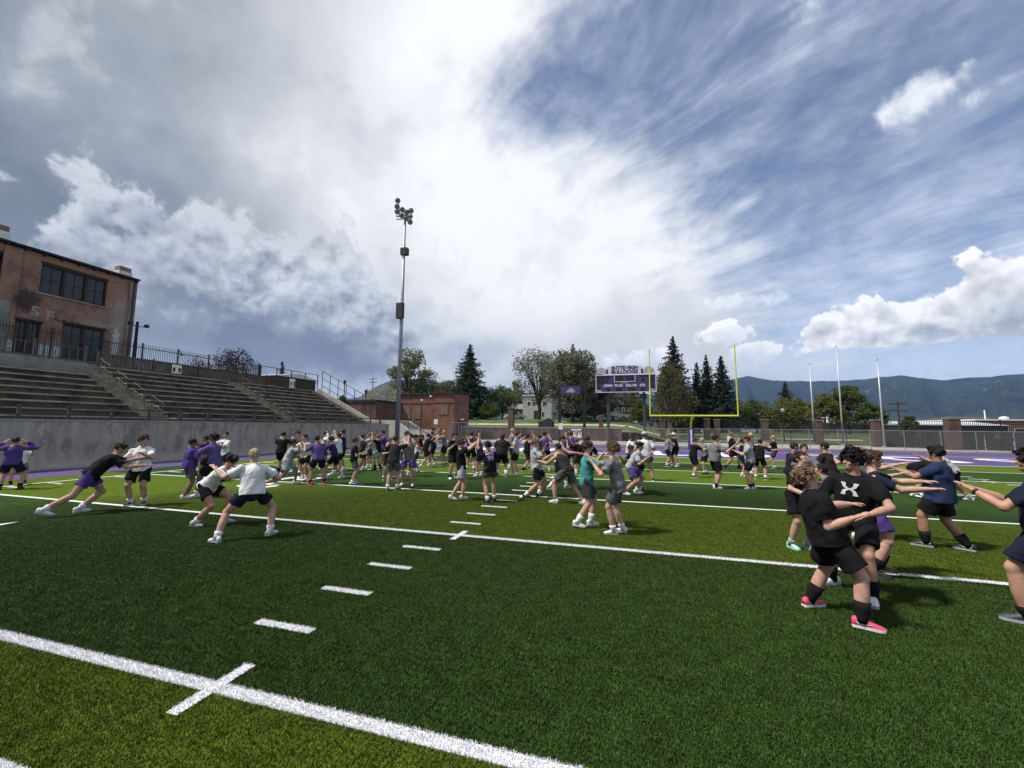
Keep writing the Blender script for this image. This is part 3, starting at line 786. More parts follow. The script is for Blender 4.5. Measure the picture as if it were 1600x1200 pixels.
chain_fence([(-18.5, 47.6), (24, 49.6), (31.5, 47.4), (37.5, 44.2), (44, 38)], 1.9, 'long chain link fence behind the track and the goal post')
M_tnt = mat('white_banner', (.72, .72, .74), .7, .06, 2.0)
a, b = PY(892.5, 670.5, 47.4), PY(908.5, 684, 47.4)
ban = MB().box(a.x, b.x, 47.4, 47.42, b.z, a.z).build('banner', M_tnt); tag(ban, 'white TNT banner tied to the chain link fence', 'banner')
o = text_mesh('lettering', 'TNT', .62, M_letp, bold=.028); orient(o, ((a.x+b.x)/2, 47.39, (a.z+b.z)/2+.08), (1, 0, 0), (0, 0, 1)); child(o, ban)
a, b = PY(873, 661, 47.5), PY(879.5, 671, 47.5)
o = MB().box(a.x, b.x, 47.3, 47.34, b.z, a.z).build('notice_board', M_white); tag(o, 'small white notice board beside the dark sign post', 'sign')
child(MB().tube([((a.x+b.x)/2, 47.36, b.z), ((a.x+b.x)/2, 47.36, 0)], .03, 6).build('post', M_galv), o)
def small_sign(u, v0, v1, w, Y, label, base):
    a, b = PY(u-w/2, v0, Y), PY(u+w/2, v1, Y)
    o = MB().box(a.x, b.x, Y-.02, Y+.02, b.z, a.z).build('post_sign', M_white); tag(o, label, 'sign')
    child(MB().tube([((a.x+b.x)/2, Y+.05, a.z), ((a.x+b.x)/2, Y+.05, base)], .035, 6).build('post', M_galv), o)
small_sign(681, 655, 663, 5.5, 46.0, 'small white sign on a post in front of the brick pump house', 0)
small_sign(1139, 681, 690, 5.5, 49.0, 'small white sign on the fence behind the goal post', 0)

# ================================================================ flagpoles
M_alu = mat('pale_aluminium', (.48, .49, .50), .4, .1, 2.0, metal=.3)
for (bu, bv), (tu, tv), lab in (((1273, 694), (1264, 570), 'short bare white flagpole nearest the goal post'), ((1318, 696), (1306, 542), 'tallest bare white flagpole, the middle one of three'), ((1382, 699), (1373, 563), 'bare white flagpole beside the large brick pillars')):
    b = PG(bu, bv); zt = PY(tu, tv, b.y).z
    o = MB().tube([(b.x, b.y, -.1), (b.x, b.y, zt)], [.11, .055], 10).build('flagpole', M_alu, smooth=True); tag(o, lab, 'flagpole', 'three bare flagpoles')
    child(MB().tube([(b.x, b.y, zt), (b.x, b.y, zt+.18)], [.09, .05], 8).build('finial', M_galv), o)
    child(MB().tube([(b.x, b.y, 0), (b.x, b.y, .12)], [.24, .2], 10).build('base_collar', M_apron), o)

# ================================================================ brick pillars with iron fence
M_pbrick = brick_mat('dark_red_brick', (.115, .052, .042), (.085, .042, .036), (.14, .12, .105), axes='both')
M_cap = mat('pillar_cap', (.22, .19, .165), .9, .3, 3.0)
PIL = []
def pillar(u, vt, vb, Y, w, label):
    a, b = PY(u-w/2, vt, Y), PY(u+w/2, vt, Y); z0 = min(PY(u, vb, Y).z, .2 if Y < 64 else 3.0); ww = b.x-a.x
    o = MB().box(a.x, b.x, Y-ww/2, Y+ww/2, -.2, a.z-.14).build('brick_pillar', M_pbrick); tag(o, label, 'pillar', 'brick pillars of the street fence')
    child(MB().box(a.x-.06, b.x+.06, Y-ww/2-.06, Y+ww/2+.06, a.z-.139, a.z).build('cap', M_cap), o)
    PIL.append(((a.x+b.x)/2, Y, a.z))
pillar(1104, 654, 690, 66, 9, 'dark brick pillar just behind the goal post upright, one of a close pair')
pillar(1120, 655, 690, 66, 8, 'dark brick pillar of the close pair, farther from the scoreboard')
pillar(1194, 655, 692, 66, 10.5, 'dark brick pillar between the goal post and the flagpoles')
pillar(1279, 656, 693, 60.5, 9.5, 'dark brick pillar behind the short flagpole')
pillar(1367, 655.5, 697, 56, 12, 'dark brick pillar between the two taller flagpoles')
pillar(1486, 653, 703, 51, 18, 'largest dark brick pillar in front of the white roofs')
pillar(1035, 655, 690, 64, 8, 'dark brick pillar under the goal crossbar beside the scoreboard post')
pillar(939, 649, 683, 59, 6.5, 'dark brick pillar beside the scoreboard post and the white van')
pillar(799, 637, 672, 59, 8, 'red brick pillar in front of the pale house')
for (i, j), lab in (((1, 2), 'black iron picket fence between the paired pillars and the next pillar'), ((2, 3), 'black iron picket fence reaching from the lone pillar toward the short flagpole'), ((3, 4), 'black iron picket fence behind the flagpoles'), ((4, 5), 'black iron picket fence in front of the white roofs')):
    p0, p1 = PIL[i], PIL[j]
    picket_fence('iron_fence', [p0[:2], p1[:2]], .2, min(p0[2], p1[2])-.25, lab, pitch=.13, thick=.03, post=3.2)
p0 = PIL[5]; picket_fence('iron_fence', [p0[:2], (52, 42)], .2, p0[2]-.3, 'black iron picket fence in front of the red brick hall', pitch=.13, thick=.03, post=3.2)

# dark screens hung behind the iron fence on the right
def screen(p0, p1, label, n):
    root = empty('fence_screen', (*p0, 0)); tag(root, label, 'screen')
    a, b = Vector((*p0, 0)), Vector((*p1, 0)); M_s = mat('dark_screen_fabric', (.030, .033, .036), .85, .45, .8); M_l = mat('grey_screen_panel', (.085, .088, .09), .85, .3, 1.5)
    for i in range(n):
        q0, q1 = a+(b-a)*(i/n), a+(b-a)*((i+.97)/n)
        child(MB().bar((q0.x, q0.y, .95), (q1.x, q1.y, .95), .04, 1.9).build('panel', M_s), root)
        if i % 2: child(MB().bar((q0.x*.7+q1.x*.3, q0.y-.05*0+(q1.y-q0.y)*.3-.06, 1.45), (q0.x*.4+q1.x*.6, q0.y+(q1.y-q0.y)*.6-.06, 1.45), .02, .55).build('pale_panel', M_l), root)
screen((PIL[4][0]+.6, PIL[4][1]+2.2), (PIL[5][0]+1.5, PIL[5][1]+2.2), 'dark fabric screen behind the fence between the two largest brick pillars', 9)
screen((PIL[5][0]+1.6, PIL[5][1]+2.0), (56, 42), 'dark fabric screen below the red brick hall', 12)

# ================================================================ land beyond the fence
def hill_z(x, y):
    t = min(1, max(0, (y-60)/18)); t = t*t*(3-2*t)
    s = min(1, max(0, (9-x)/8)); s = s*s*(3-2*s)
    return (1.75+1.75*t)*s+(.1+1.1*t)*(1-s)-.05
def lawn():
    g = MB(); nx, ny = 56, 26
    xs = [-70+i*(150/nx) for i in range(nx+1)]; ys = [60.3*(1-j/ny)+190*(j/ny)**1.6+60.3*(j/ny)*(1-(j/ny)**.6) for j in range(ny+1)]
    ys = [60.3+130*(j/ny)**1.7 for j in range(ny+1)]
    vs = [(x, y, hill_z(x, y)+.05*sin(x*.7)*cos(y*.4)) for y in ys for x in xs]
    fs = [(j*(nx+1)+i, j*(nx+1)+i+1, (j+1)*(nx+1)+i+1, (j+1)*(nx+1)+i) for j in range(ny) for i in range(nx)]
    g.add(vs, fs); struct(g.build('lawn_slope', M_lawn, smooth=True))
    g = MB(); k = 40
    for i in range(k):
        x0, x1 = -70+i*2.6, -70+(i+1)*2.6
        g.add([(x0, 66.2, hill_z(x0, 66)+.06), (x1, 66.2, hill_z(x1, 66)+.06), (x1, 68.2, hill_z(x1, 68)+.06), (x0, 68.2, hill_z(x0, 68)+.06)], [(0, 1, 2, 3)])
    struct(g.build('footpath', mat('pale_path', (.42, .36, .28), .9, .2, 1.0)))
    g = MB()
    for i in range(k):
        x0, x1 = -70+i*2.6, -70+(i+1)*2.6
        g.add([(x0, 80, hill_z(x0, 80)+.06), (x1, 80, hill_z(x1, 80)+.06), (x1, 88, hill_z(x1, 88)+.06), (x0, 88, hill_z(x0, 88)+.06)], [(0, 1, 2, 3)])
    struct(g.build('street', M_grey))
lawn()
M_rwall = brick_mat('low_wall_brick', (.155, .085, .068), (.115, .068, .056), (.17, .15, .13), axes='both', bw=.4, bh=.2, mort=.02)
o = MB().box(-24, 1.5, 59.9, 60.29, -.1, 1.75).build('low_brick_wall', M_rwall); tag(o, 'long low brick retaining wall under the grass bank', 'wall')
child(MB().box(-24, 1.5, 59.85, 60.35, 1.751, 1.88).build('coping', M_apron), o)
# concrete end stair with pale side walls, pump house
def end_stair():
    M_pale = mat('pale_stair_wall', (.46, .45, .42), .9, .2, 1.5)
    root = empty('concrete_stair', (-19.5, 39.5, 0)); tag(root, 'stepped pale concrete stair walls beyond the light mast', 'stairs')
    prof = [(-26, 2.6), (-22.6, 2.55), (-21.0, 1.55), (-19.6, 1.5), (-17.6, .35), (-17.2, 0), (-26, 0)]
    for y in (38.6, 41.4):
        g = MB(); k = len(prof)
        g.add([(x, y, z) for x, z in prof]+[(x, y+.25, z) for x, z in prof], [tuple(range(k))[::-1], tuple(range(k, 2*k))]+[(i, (i+1) % k, k+(i+1) % k, k+i) for i in range(k)])
        child(g.build('side_wall', M_pale), root)
    for i in range(12):
        z = 2.5-i*.2; x = -22.6+i*.42
        child(MB().box(x-.45, x, 38.87, 41.38, 0, z).build('step', M_apron), root)
    for y in (38.5,):
        child(MB().tube([(-23.5, y, 3.55), (-22.4, y, 3.5), (-17.4, y, .95)], .03, 6).build('rail', M_iron), root)
        for x, z in ((-22.4, 2.5), (-20.9, 1.5), (-19.4, 1.45), (-17.6, .3)):
            child(MB().tube([(x, y, z), (x, y, z+1.0)], .03, 6).build('post', M_iron), root)
end_stair()
def pump_house():
    M_red = brick_mat('red_brick', (.215, .088, .060), (.165, .072, .052), (.21, .145, .11), axes='both')
    M_block = mat('bricked_up_opening', (.21, .145, .105), .9, .5, 2.5, detail=8)
    x0, xm, x1 = PY(619, 617, 53).x, -21.5, -20.55; z1 = 6.75
    root = empty('brick_pump_house', (-25, 52, 0)); tag(root, 'low red brick building with bricked up windows behind the light mast', 'building')
    child(MB().prism([(x0, 53.2), (xm-3.6, 53.2), (xm-3.6, 52.0), (xm, 52.0), (x1, 55.2), (x1-1.5, 58), (x0, 58)], -.1, z1-.15).build('wall', M_red), root)
    child(MB().prism([(x0-.1, 53.0), (xm-3.7, 53.0), (xm-3.7, 51.8), (xm+.05, 51.8), (x1+.14, 55.25), (x1-1.4, 58.2), (x0-.1, 58.2)], z1-.149, z1+.08).build('roof_edge', M_roof), root)
    child(MB().prism([(x0, 53.13), (xm-3.65, 53.13), (xm-3.65, 51.93), (xm+.03, 51.93), (x1+.07, 55.2), (x1-1.5, 57.9), (x0, 57.9)], z1-1.45, z1-1.25).build('string_course', M_red), root)
    def op(a, b, z0, zt, y=51.94, name='blocked_window', mt=None): child(MB().box(a, b, y, y+.1, z0, zt).build(name, mt or M_block), root)
    op(xm-2.55, xm-.95, 3.55, 5.1)
    for u in (636, 652): 
        q = PY(u, 630, 53.1).x; op(q-.62, q+.62, 3.0, 5.0, 53.13)
    d = Vector((x1-xm, 3.2, 0)).normalized(); nrm = Vector((d.y, -d.x, 0))
    def slant(t0, t1, z0, zt, name, mt):
        L = math.hypot(x1-xm, 3.2); a = Vector((xm, 52, 0))+d*L*t0+nrm*.03; b = Vector((xm, 52, 0))+d*L*t1+nrm*.03
        child(MB().bar((a.x, a.y, (z0+zt)/2), (b.x, b.y, (z0+zt)/2), .1, zt-z0).build(name, mt), root)
    slant(.2, .75, 3.5, 5.0, 'blocked_window', M_block); slant(.18, .72, .6, 2.6, 'doorway', M_black)
    q = Vector((xm, 52, 0))+d*1.6+nrm*.2; child(MB().cbox((q.x, q.y, 2.95), .4, .3, .25).build('door_lamp', M_white), root)
    q = PY(673, 619, 51.9); child(MB().cbox((q.x, 51.86, q.z), .26, .12, .26).build('wall_lamp', M_white), root)
    # fenced yard panel of tall chain link at its foot
    chain_fence([(PY(704, 690, 47.0).x, 46.6), (PY(745, 690, 47.0).x, 46.9)], 2.4, 'taller chain link gate panel below the brick pump house', 1.3)
    y = 50.6; q = PY(658, 660, y); r2 = empty('street_lamp', (q.x, y, 0)); tag(r2, 'thin black lamp post in front of the brick pump house', 'street lamp')
    child(MB().tube([(q.x, y, -.1), (q.x, y, PY(658, 627, y).z)], .05, 8).build('post', M_iron), r2)
    zt = PY(658, 627, y).z; child(MB().tube([(q.x, y, zt), (q.x, y, zt+.15), (q.x, y, zt+.25)], [.1, .2, .06], 10).build('lantern', M_white), r2)
pump_house()

# ================================================================ houses, garage, halls
def house(name, x0, x1, y0, y1, zb, zt, mt, label, roofm, wins=(), door=None, roof=.0):
    root = empty(name, ((x0+x1)/2, y0, zb)); tag(root, label, 'building')
    child(MB().box(x0, x1, y0, y1, zb-1, zt).build('wall', mt), root)
    if roof:
        g = MB(); xm = (x0+x1)/2; e = .3
        g.add([(x0-e, y0-e, zt), (x1+e, y0-e, zt), (x1+e, y1+e, zt), (x0-e, y1+e, zt), (x0-e, (y0+y1)/2, zt+roof), (x1+e, (y0+y1)/2, zt+roof)], [(3, 2, 1, 0), (0, 1, 5, 4), (2, 3, 4, 5), (1, 2, 5), (3, 0, 4)])
        child(g.build('roof', roofm), root)
    else: child(MB().box(x0-.15, x1+.15, y0-.15, y1+.15, zt+.001, zt+.3).build('roof', roofm), root)
    for a, b, c, d in wins:
        w = child(MB().box(a, b, y0-.05, y0-.004, c, d).build('window', M_white), root)
        o = MB().box(a+.07, b-.07, y0-.07, y0-.052, c+.07, d-.07).build('pane', M_glass); child(o, w)
    if door:
        a, b, c, d = door; child(MB().box(a, b, y0-.06, y0-.004, c, d).build('door', M_brown), root)
    return root
M_stucco = mat('pale_stucco', (.40, .405, .41), .9, .15, .8)
M_hbrick = brick_mat('far_brick', (.17, .07, .05), (.13, .06, .05), (.17, .13, .11), axes='both')
Y = 94
xs = [PY(u, 640, Y).x for u in (824, 832, 840, 848)]
a, b = PY(817, 618, Y), PY(862, 660, Y)
house('pale_house', a.x, b.x, Y, Y+9, 3.3, 9.3, M_stucco, 'pale grey two storey house behind the street trees', M_white,
      wins=[(x, x+.75, 7.1, 8.0) for x in xs]+[(PY(846, 650, Y).x, PY(850, 650, Y).x, 4.4, 5.6)], door=(PY(834, 650, Y).x, PY(841, 650, Y).x, 3.3, 5.8))
a, b = PY(796, 640, 104), PY(818, 660, 104)
house('red_brick_house', a.x, b.x, 104, 112, 3.3, 6.6, M_hbrick, 'small red brick house beside the pale grey house', mat('grey_shingle', (.20, .19, .18), .9, .3, 4.0), wins=[(a.x+.6, a.x+1.6, 4.4, 5.6), (a.x+2.2, a.x+3.0, 4.4, 5.6)], roof=1.6)
M_plank = mat('orange_plank', (.20, .095, .048), .85, .35, 1.5)
def shed():
    Y = 79; a, b = PY(906, 651, Y), PY(924, 668, Y); z0 = hill_z(a.x, Y)
    root = empty('wooden_shed', ((a.x+b.x)/2, Y, z0)); tag(root, 'small orange board shed under the big trees', 'shed')
    n = 9
    for i in range(n):
        x0 = a.x+(b.x-a.x)*i/n; child(MB().box(x0+.01, a.x+(b.x-a.x)*(i+1)/n-.01, Y, Y+.05, z0-.1, a.z-.15).build('plank', M_plank), root)
    child(MB().box(a.x, b.x, Y+.051, Y+2.4, z0-.1, a.z-.15).build('back', M_brown), root)
    child(MB().box(a.x-.15, b.x+.15, Y-.15, Y+2.5, a.z-.149, a.z).build('roof', M_conc), root)
shed()
def dark_box():
    Y = 57.5; a, b = PY(841, 658, Y), PY(863, 668, Y); M_g = mat('dark_green_canvas', (.018, .030, .028), .8, .3, 2.0)
    g = MB(); xm = (a.x+b.x)/2; zt = PY(850, 653, Y).z
    root = empty('equipment_shelter', (xm, Y, 0)); tag(root, 'dark green canvas covered shelter on legs above the low brick wall', 'shelter')
    g.add([(a.x, Y, b.z), (b.x, Y, b.z), (b.x, Y, a.z), (xm+.4, Y, zt), (a.x+.6, Y, a.z), (a.x, Y, a.z)]+[(a.x, Y+1.6, b.z), (b.x, Y+1.6, b.z), (b.x, Y+1.6, a.z), (xm+.4, Y+1.6, zt), (a.x+.6, Y+1.6, a.z), (a.x, Y+1.6, a.z)],
          [(0, 1, 2, 3, 4, 5), (11, 10, 9, 8, 7, 6)]+[(i, 6+i, 6+(i+1) % 6, (i+1) % 6) for i in range(6)])
    child(g.build('cover', M_g), root)
    for x in (a.x+.1, b.x-.1):
        for y in (Y+.1, Y+1.5): child(MB().tube([(x, y, -.1), (x, y, b.z+.1)], .05, 6).build('leg', M_iron), root)
dark_box()
M_metalroof = mat('white_metal_roof', (.66, .67, .68), .5, .15, .3)
def halls():
    root = house('white_roofed_hall', 66, 84, 118, 140, -.1, 3.2, mat('dark_hall_wall', (.030, .032, .036), .8), 'long low hall with a bright white roof behind the iron fence', M_metalroof, roof=1.0)
    root = house('white_roofed_shed', 44, 56, 108, 122, -.1, 3.4, mat('dark_hall_wall', (.03, .032, .036)), 'smaller white roofed shed among the trees', M_metalroof, roof=1.5)
    root = house('red_brick_hall', 84.6, 118, 128, 150, -.1, 4.5, M_hbrick, 'long flat roofed red brick hall with rooftop fans', M_metalroof,
                 wins=[(85.5+i*3.2, 87.6+i*3.2, 1.2, 2.6) for i in range(8)])
    for i, x in enumerate((91.5, 97.0)):
        o = MB().tube([(x, 130, 4.8), (x, 130, 5.3), (x, 130, 5.55)], [.8, .9, .3], 12).build('roof_fan', M_white); child(o, root)
    o = MB().tube([(88.5, 131, 4.8), (88.5, 131, 7.2)], .14, 8).build('flue', M_white); child(o, root)
    house('dark_apartment_block', PY(955, 640, 100).x, PY(1010, 640, 100).x, 100, 110, 3.3, 7.2, mat('plum_brick', (.060, .032, .034), .9, .4, .7), 'dark plum coloured block glimpsed between the scoreboard posts', M_roof,
          wins=[(PY(u, 640, 100).x, PY(u+4, 640, 100).x, z, z+1.1) for u in (962, 972, 982, 992, 1001) for z in (3.9, 5.6)])
    house('low_white_building', PY(1100, 660, 110).x, PY(1180, 660, 110).x, 110, 122, 1.2, 4.1, M_stucco, 'low cream building behind the spruce trees and pillars', mat('grey_roofing', (.16, .16, .16), .9, .2, 2.0), roof=1.2)
    house('terrace_hut', -44, -31.5, 30.5, 36, 4.2, 6.9, mat('brown_siding', (.070, .052, .042), .85, .3, 2.0), 'low brown hut behind the end of the slatted fence', M_metalroof, roof=.5)
    house('brick_annex', -40, -31, 47, 54, .5, 5.2, M_hbrick, 'dark red brick annex seen under the sloping pipe rail', M_roof)
halls()

# ================================================================ vehicles
def car(u, v, Y, L, H, paint, label, rot=0.0, van=False):
    q = PY(u, v, Y); z0 = hill_z(q.x, Y)+.07 if Y > 60.3 else -.02
    root = empty('parked_car' if not van else 'parked_van', (q.x, Y, z0), rot); tag(root, label, 'van' if van else 'car', 'vehicles parked along the street')
    W = 1.75
    if van: prof = [(-.5, .28), (.5, .28), (.5, .62), (.47, .66), (.40, 1.0), (-.5, 1.0)]
    else: prof = [(-.5, .24), (.5, .24), (.5, .50), (.47, .58), (.26, .64), (.13, .97), (-.22, 1.0), (-.38, .66), (-.5, .62)]
    M_p = mat('paint_'+label.split()[0], paint, .3, .06, 1.0, spec=.5)
    pr = [(a*L, b*H) for a, b in prof]; k = len(pr)
    def solid(pts, w, name, mt, inset=0.0):
        n = len(pts); g = MB()
        g.add([(x, -w/2, z) for x, z in pts]+[(x, w/2, z) for x, z in pts], [tuple(range(n)), tuple(range(n, 2*n))[::-1]]+[(i, n+i, n+(i+1) % n, (i+1) % n) for i in range(n)])
        o = g.build(name, mt); o.parent = root; return o
    solid(pr, W, 'body', M_p)
    win = [(.20, .66), (.11, .93), (-.20, .95), (-.33, .68)] if not van else [(.38, .66), (.35, .94), (.12, .94), (.12, .66)]
    solid([(a*L, b*H) for a, b in win], W+.012, 'side_windows', M_glass)
    if not van:
        o = MB().quad((.262*L, -W*.43, .65*H), (.262*L, W*.43, .65*H), (.137*L, W*.40, .955*H), (.137*L, -W*.40, .955*H)).build('windscreen', M_glass); o.parent = root; o.location.x = .012
    for sx in (-.31, .31):
        for sy in (-1, 1):
            o = MB().tube([(sx*L, sy*(W/2-.2), .32), (sx*L, sy*(W/2+.01), .32)], .32, 14).build('wheel', M_black); o.parent = root
            p_ = MB().tube([(sx*L, sy*(W/2+.011), .32), (sx*L, sy*(W/2+.02), .32)], .17, 10).build('rim', M_galv); p_.parent = o
    for sy in (-.6, .6):
        o = MB().cbox((.5*L+.005, sy, .5*H), .02, .28, .12).build('headlight', M_white); o.parent = root
        o = MB().cbox((-.5*L-.005, sy, .52*H), .02, .22, .12).build('tail_light', mat('red_lens', (.25, .012, .01), .3, .1)); o.parent = root
    return root
car(711+34, 655, 84, 4.6, 1.5, (.5, .5, .52), 'silver car parked behind the large spruce')
car(805, 655, 86, 5.0, 1.75, (.66, .67, .68), 'white pickup parked beside the brick pillar by the pale house')
car(943, 662, 76, 5.2, 2.1, (.72, .72, .72), 'cream van parked beside the scoreboard post', van=True)
car(962, 664, 77, 4.6, 1.45, (.55, .57, .6), 'pale hatchback parked between the scoreboard posts')
car(1006, 661, 84, 4.6, 1.45, (.42, .45, .5), 'bluish car parked behind the right scoreboard post')
car(1418, 693, 58, 4.6, 1.35, (.03, .03, .035), 'black car behind the fence between the two brick pillars')
car(1592, 696, 53, 4.7, 1.45, (.6, .61, .63), 'grey car behind the chain link fence near the largest pillar')
car(1080, 668, 90, 4.6, 1.5, (.25, .26, .28), 'charcoal car parked under the spruce trees')

# ================================================================ poles and lamps
def pole(u, vt, vb, Y, label, arms=2, base=None):
    q = PY(u, vt, Y); zb = base if base is not None else (hill_z(q.x, Y) if Y > 60 else 0)
    root = empty('utility_pole', (q.x, Y, zb)); tag(root, label, 'pole', 'utility poles')
    child(MB().tube([(q.x, Y, zb-.2), (q.x, Y, q.z)], [.16, .10], 8).build('post', mat('pole_wood', (.060, .048, .038), .9, .3, 3.0)), root)
    for i in range(arms):
        z = q.z-.35-i*.9; child(MB().bar((q.x-1.1, Y, z), (q.x+1.1, Y, z), .1, .12).build('cross_arm', mat('pole_wood', (.06, .048, .038))), root)
        for s in (-.95, -.4, .4, .95): child(MB().tube([(q.x+s, Y, z), (q.x+s, Y, z+.2)], .05, 6).build('insulator', M_roof), root)
pole(1402, 627, 690, 64, 'dark utility pole beside the white roofed hall', 2)
pole(1196.5, 626, 690, 112, 'thin utility pole against the mountain behind the fence pillars', 1, .5)
pole(583, 590, 640, 90, 'slanted utility pole seen above the sloping pipe rail', 2, 3)
pole(455, 583, 600, 70, 'thin pole above the open pipe fence of the bleachers', 1, 5)
pole(785, 620, 660, 92, 'utility pole in front of the small red brick house', 0)
pole(893, 617, 668, 70, 'pale utility pole under the purple sign', 0)
def street_lamp(u, vt, Y, label, zb=0.0):
    q = PY(u, vt, Y); root = empty('street_lamp', (q.x, Y, zb)); tag(root, label, 'street lamp')
    child(MB().tube([(q.x, Y, zb-.1), (q.x, Y, q.z)], [.075, .05], 8).build('post', M_iron), root)
    child(MB().tube([(q.x, Y, q.z), (q.x, Y, q.z+.35), (q.x, Y, q.z+.5)], [.12, .26, .05], 10).build('lantern', mat('milky_glass', (.55, .54, .50), .4)), root)
street_lamp(1223, 644, 64, 'black street lamp with a pale lantern between two brick pillars')
for (u, vt), lab in (((539, 594), 'black lamp post rising behind the sloping pipe rail'), ((572, 609), 'lower black lamp post behind the sloping pipe rail')):
    q = PY(u, vt, 36.5); root = empty('street_lamp', (q.x, 36.5, 1.0)); tag(root, lab, 'street lamp')
    child(MB().tube([(q.x, 36.5, .2), (q.x, 36.5, q.z)], .05, 8).build('post', M_iron), root)
    child(MB().tube([(q.x, 36.5, q.z-.5), (q.x, 36.5, q.z-.1), (q.x, 36.5, q.z+.05)], [.1, .17, .03], 8).build('lantern', M_iron), root)

# ================================================================ trees
def leaf_mat(name, c1, c2, trans=.45):
    mt = bpy.data.materials.new(name); mt.use_nodes = True; t = mt.node_tree; N = NT(t); b = t.nodes['Principled BSDF']
    pos = N.node('ShaderNodeNewGeometry').outputs['Position']
    n = N.noise(pos, 1.1, 4, .6); n2 = N.noise(pos, 9.0, 2, .6)
    c = N.mix(N.ss(n, .35, .68), c1, c2); c = N.mix(N.ss(n2, .3, .75), N.mix(1.0, c, (.62, .64, .62), 'MULTIPLY'), N.mix(1.0, c, (1.3, 1.25, 1.2), 'MULTIPLY'))
    N.put(b.inputs['Base Color'], c); b.inputs['Roughness'].default_value = .7; b.inputs['Specular IOR Level'].default_value = .2
    tr = N.node('ShaderNodeBsdfTranslucent'); N.put(tr.inputs[0], c)
    mx = N.node('ShaderNodeMixShader'); mx.inputs[0].default_value = trans
    out = [q for q in t.nodes if q.type == 'OUTPUT_MATERIAL'][0]
    N.l.new(b.outputs[0], mx.inputs[1]); N.l.new(tr.outputs[0], mx.inputs[2]); N.l.new(mx.outputs[0], out.inputs[0])
    return mt
M_bark = mat('bark', (.060, .048, .038), .95, .5, 6.0, .5, 20)
M_birch = mat('pale_bark', (.30, .28, .25), .9, .4, 4.0)
L_spruce = leaf_mat('spruce_needles', (.020, .034, .024), (.036, .052, .034), .15)
L_olive = leaf_mat('olive_leaves', (.135, .150, .092), (.200, .212, .140))
L_green = leaf_mat('green_leaves', (.066, .098, .026), (.108, .140, .042))
L_lime = leaf_mat('spring_leaves', (.110, .132, .034), (.160, .172, .052))
L_bloss = leaf_mat('blossom', (.42, .41, .33), (.25, .27, .17))
L_plum = leaf_mat('plum_leaves', (.030, .014, .020), (.055, .025, .032), .2)
L_weep = leaf_mat('weeping_leaves', (.098, .094, .042), (.140, .128, .060))
def leaf_cloud(rng, cents, sizes):
    """one triangle per leaf clump face"""
    n = len(cents)
    a = rng.normal(size=(n, 3)); a /= np.linalg.norm(a, axis=1, keepdims=True)
    b = rng.normal(size=(n, 3)); b -= a*(a*b).sum(1, keepdims=True); b /= np.linalg.norm(b, axis=1, keepdims=True)
    s = sizes[:, None]
    v = np.stack([cents+a*s, cents-a*s*.5+b*s*.8, cents-a*s*.5-b*s*.8], 1).reshape(-1, 3)
    return v
def tri_mesh(name, v, mt, parent, loc):
    me = bpy.data.meshes.new(name); n = len(v)//3; v = v-np.array(loc)
    me.vertices.add(len(v)); me.vertices.foreach_set('co', v.astype(np.float32).ravel())
    me.loops.add(len(v)); me.loops.foreach_set('vertex_index', np.arange(len(v), dtype=np.int32))
    me.polygons.add(n); me.polygons.foreach_set('loop_start', np.arange(0, 3*n, 3, dtype=np.int32))
    me.materials.append(mt); me.update(calc_edges=True)
    o = bpy.data.objects.new(name, me); COL.objects.link(o); o.parent = parent; return o
def spruce(x, y, z0, h, r, label, seed, dens=1.0, mt=None, group='spruce trees beyond the field'):
    rng = np.random.default_rng(seed); root = empty('spruce_tree', (x, y, z0)); tag(root, label, 'tree', group)
    tr = MB().tube([(0, 0, -.3), (0, 0, h*.6), (0, 0, h*.99)], [h*.022, h*.012, .02], 7).build('trunk', M_bark); tr.parent = root
    C = []; Sz = []
    nl = int(h*2.5); g = MB()
    for i in range(nl):
        t = (i+.5)/nl; zc = h*(.07+.92*t)
        rr = 1.75*r*(1-t)**.80*(.84+.32*rng.random())*(1 if t > .12 else .75+2*t)
        nb = max(4, int(9*(1-t)+4))
        for k in range(nb):
            a = 2*pi*(k+rng.random())/nb; L = rr*(.62+.5*rng.random())
            m_ = max(3, int(L*9*dens)); s = (np.arange(m_)+rng.random(m_))/m_
            dr = .30+.25*rng.random()
            zz = zc-L*dr*s+L*.30*s*s*s
            px_ = np.cos(a)*L*s; py_ = np.sin(a)*L*s
            w = .13*L*(1.1-s)+.08
            off = rng.normal(size=(m_, 3))*np.stack([w, w, w*.45], 1)
            C.append(np.stack([px_, py_, zz], 1)+off); Sz.append((.16+.15*(1-s))*(.7+.6*rng.random(m_))*(.6+.5*min(1, h/14)))
    C = np.concatenate(C); Sz = np.concatenate(Sz)
    # needles hang: squash
    v = leaf_cloud(rng, C, Sz)
    tri_mesh('crown', v, mt or L_spruce, root, (0, 0, 0)); return root
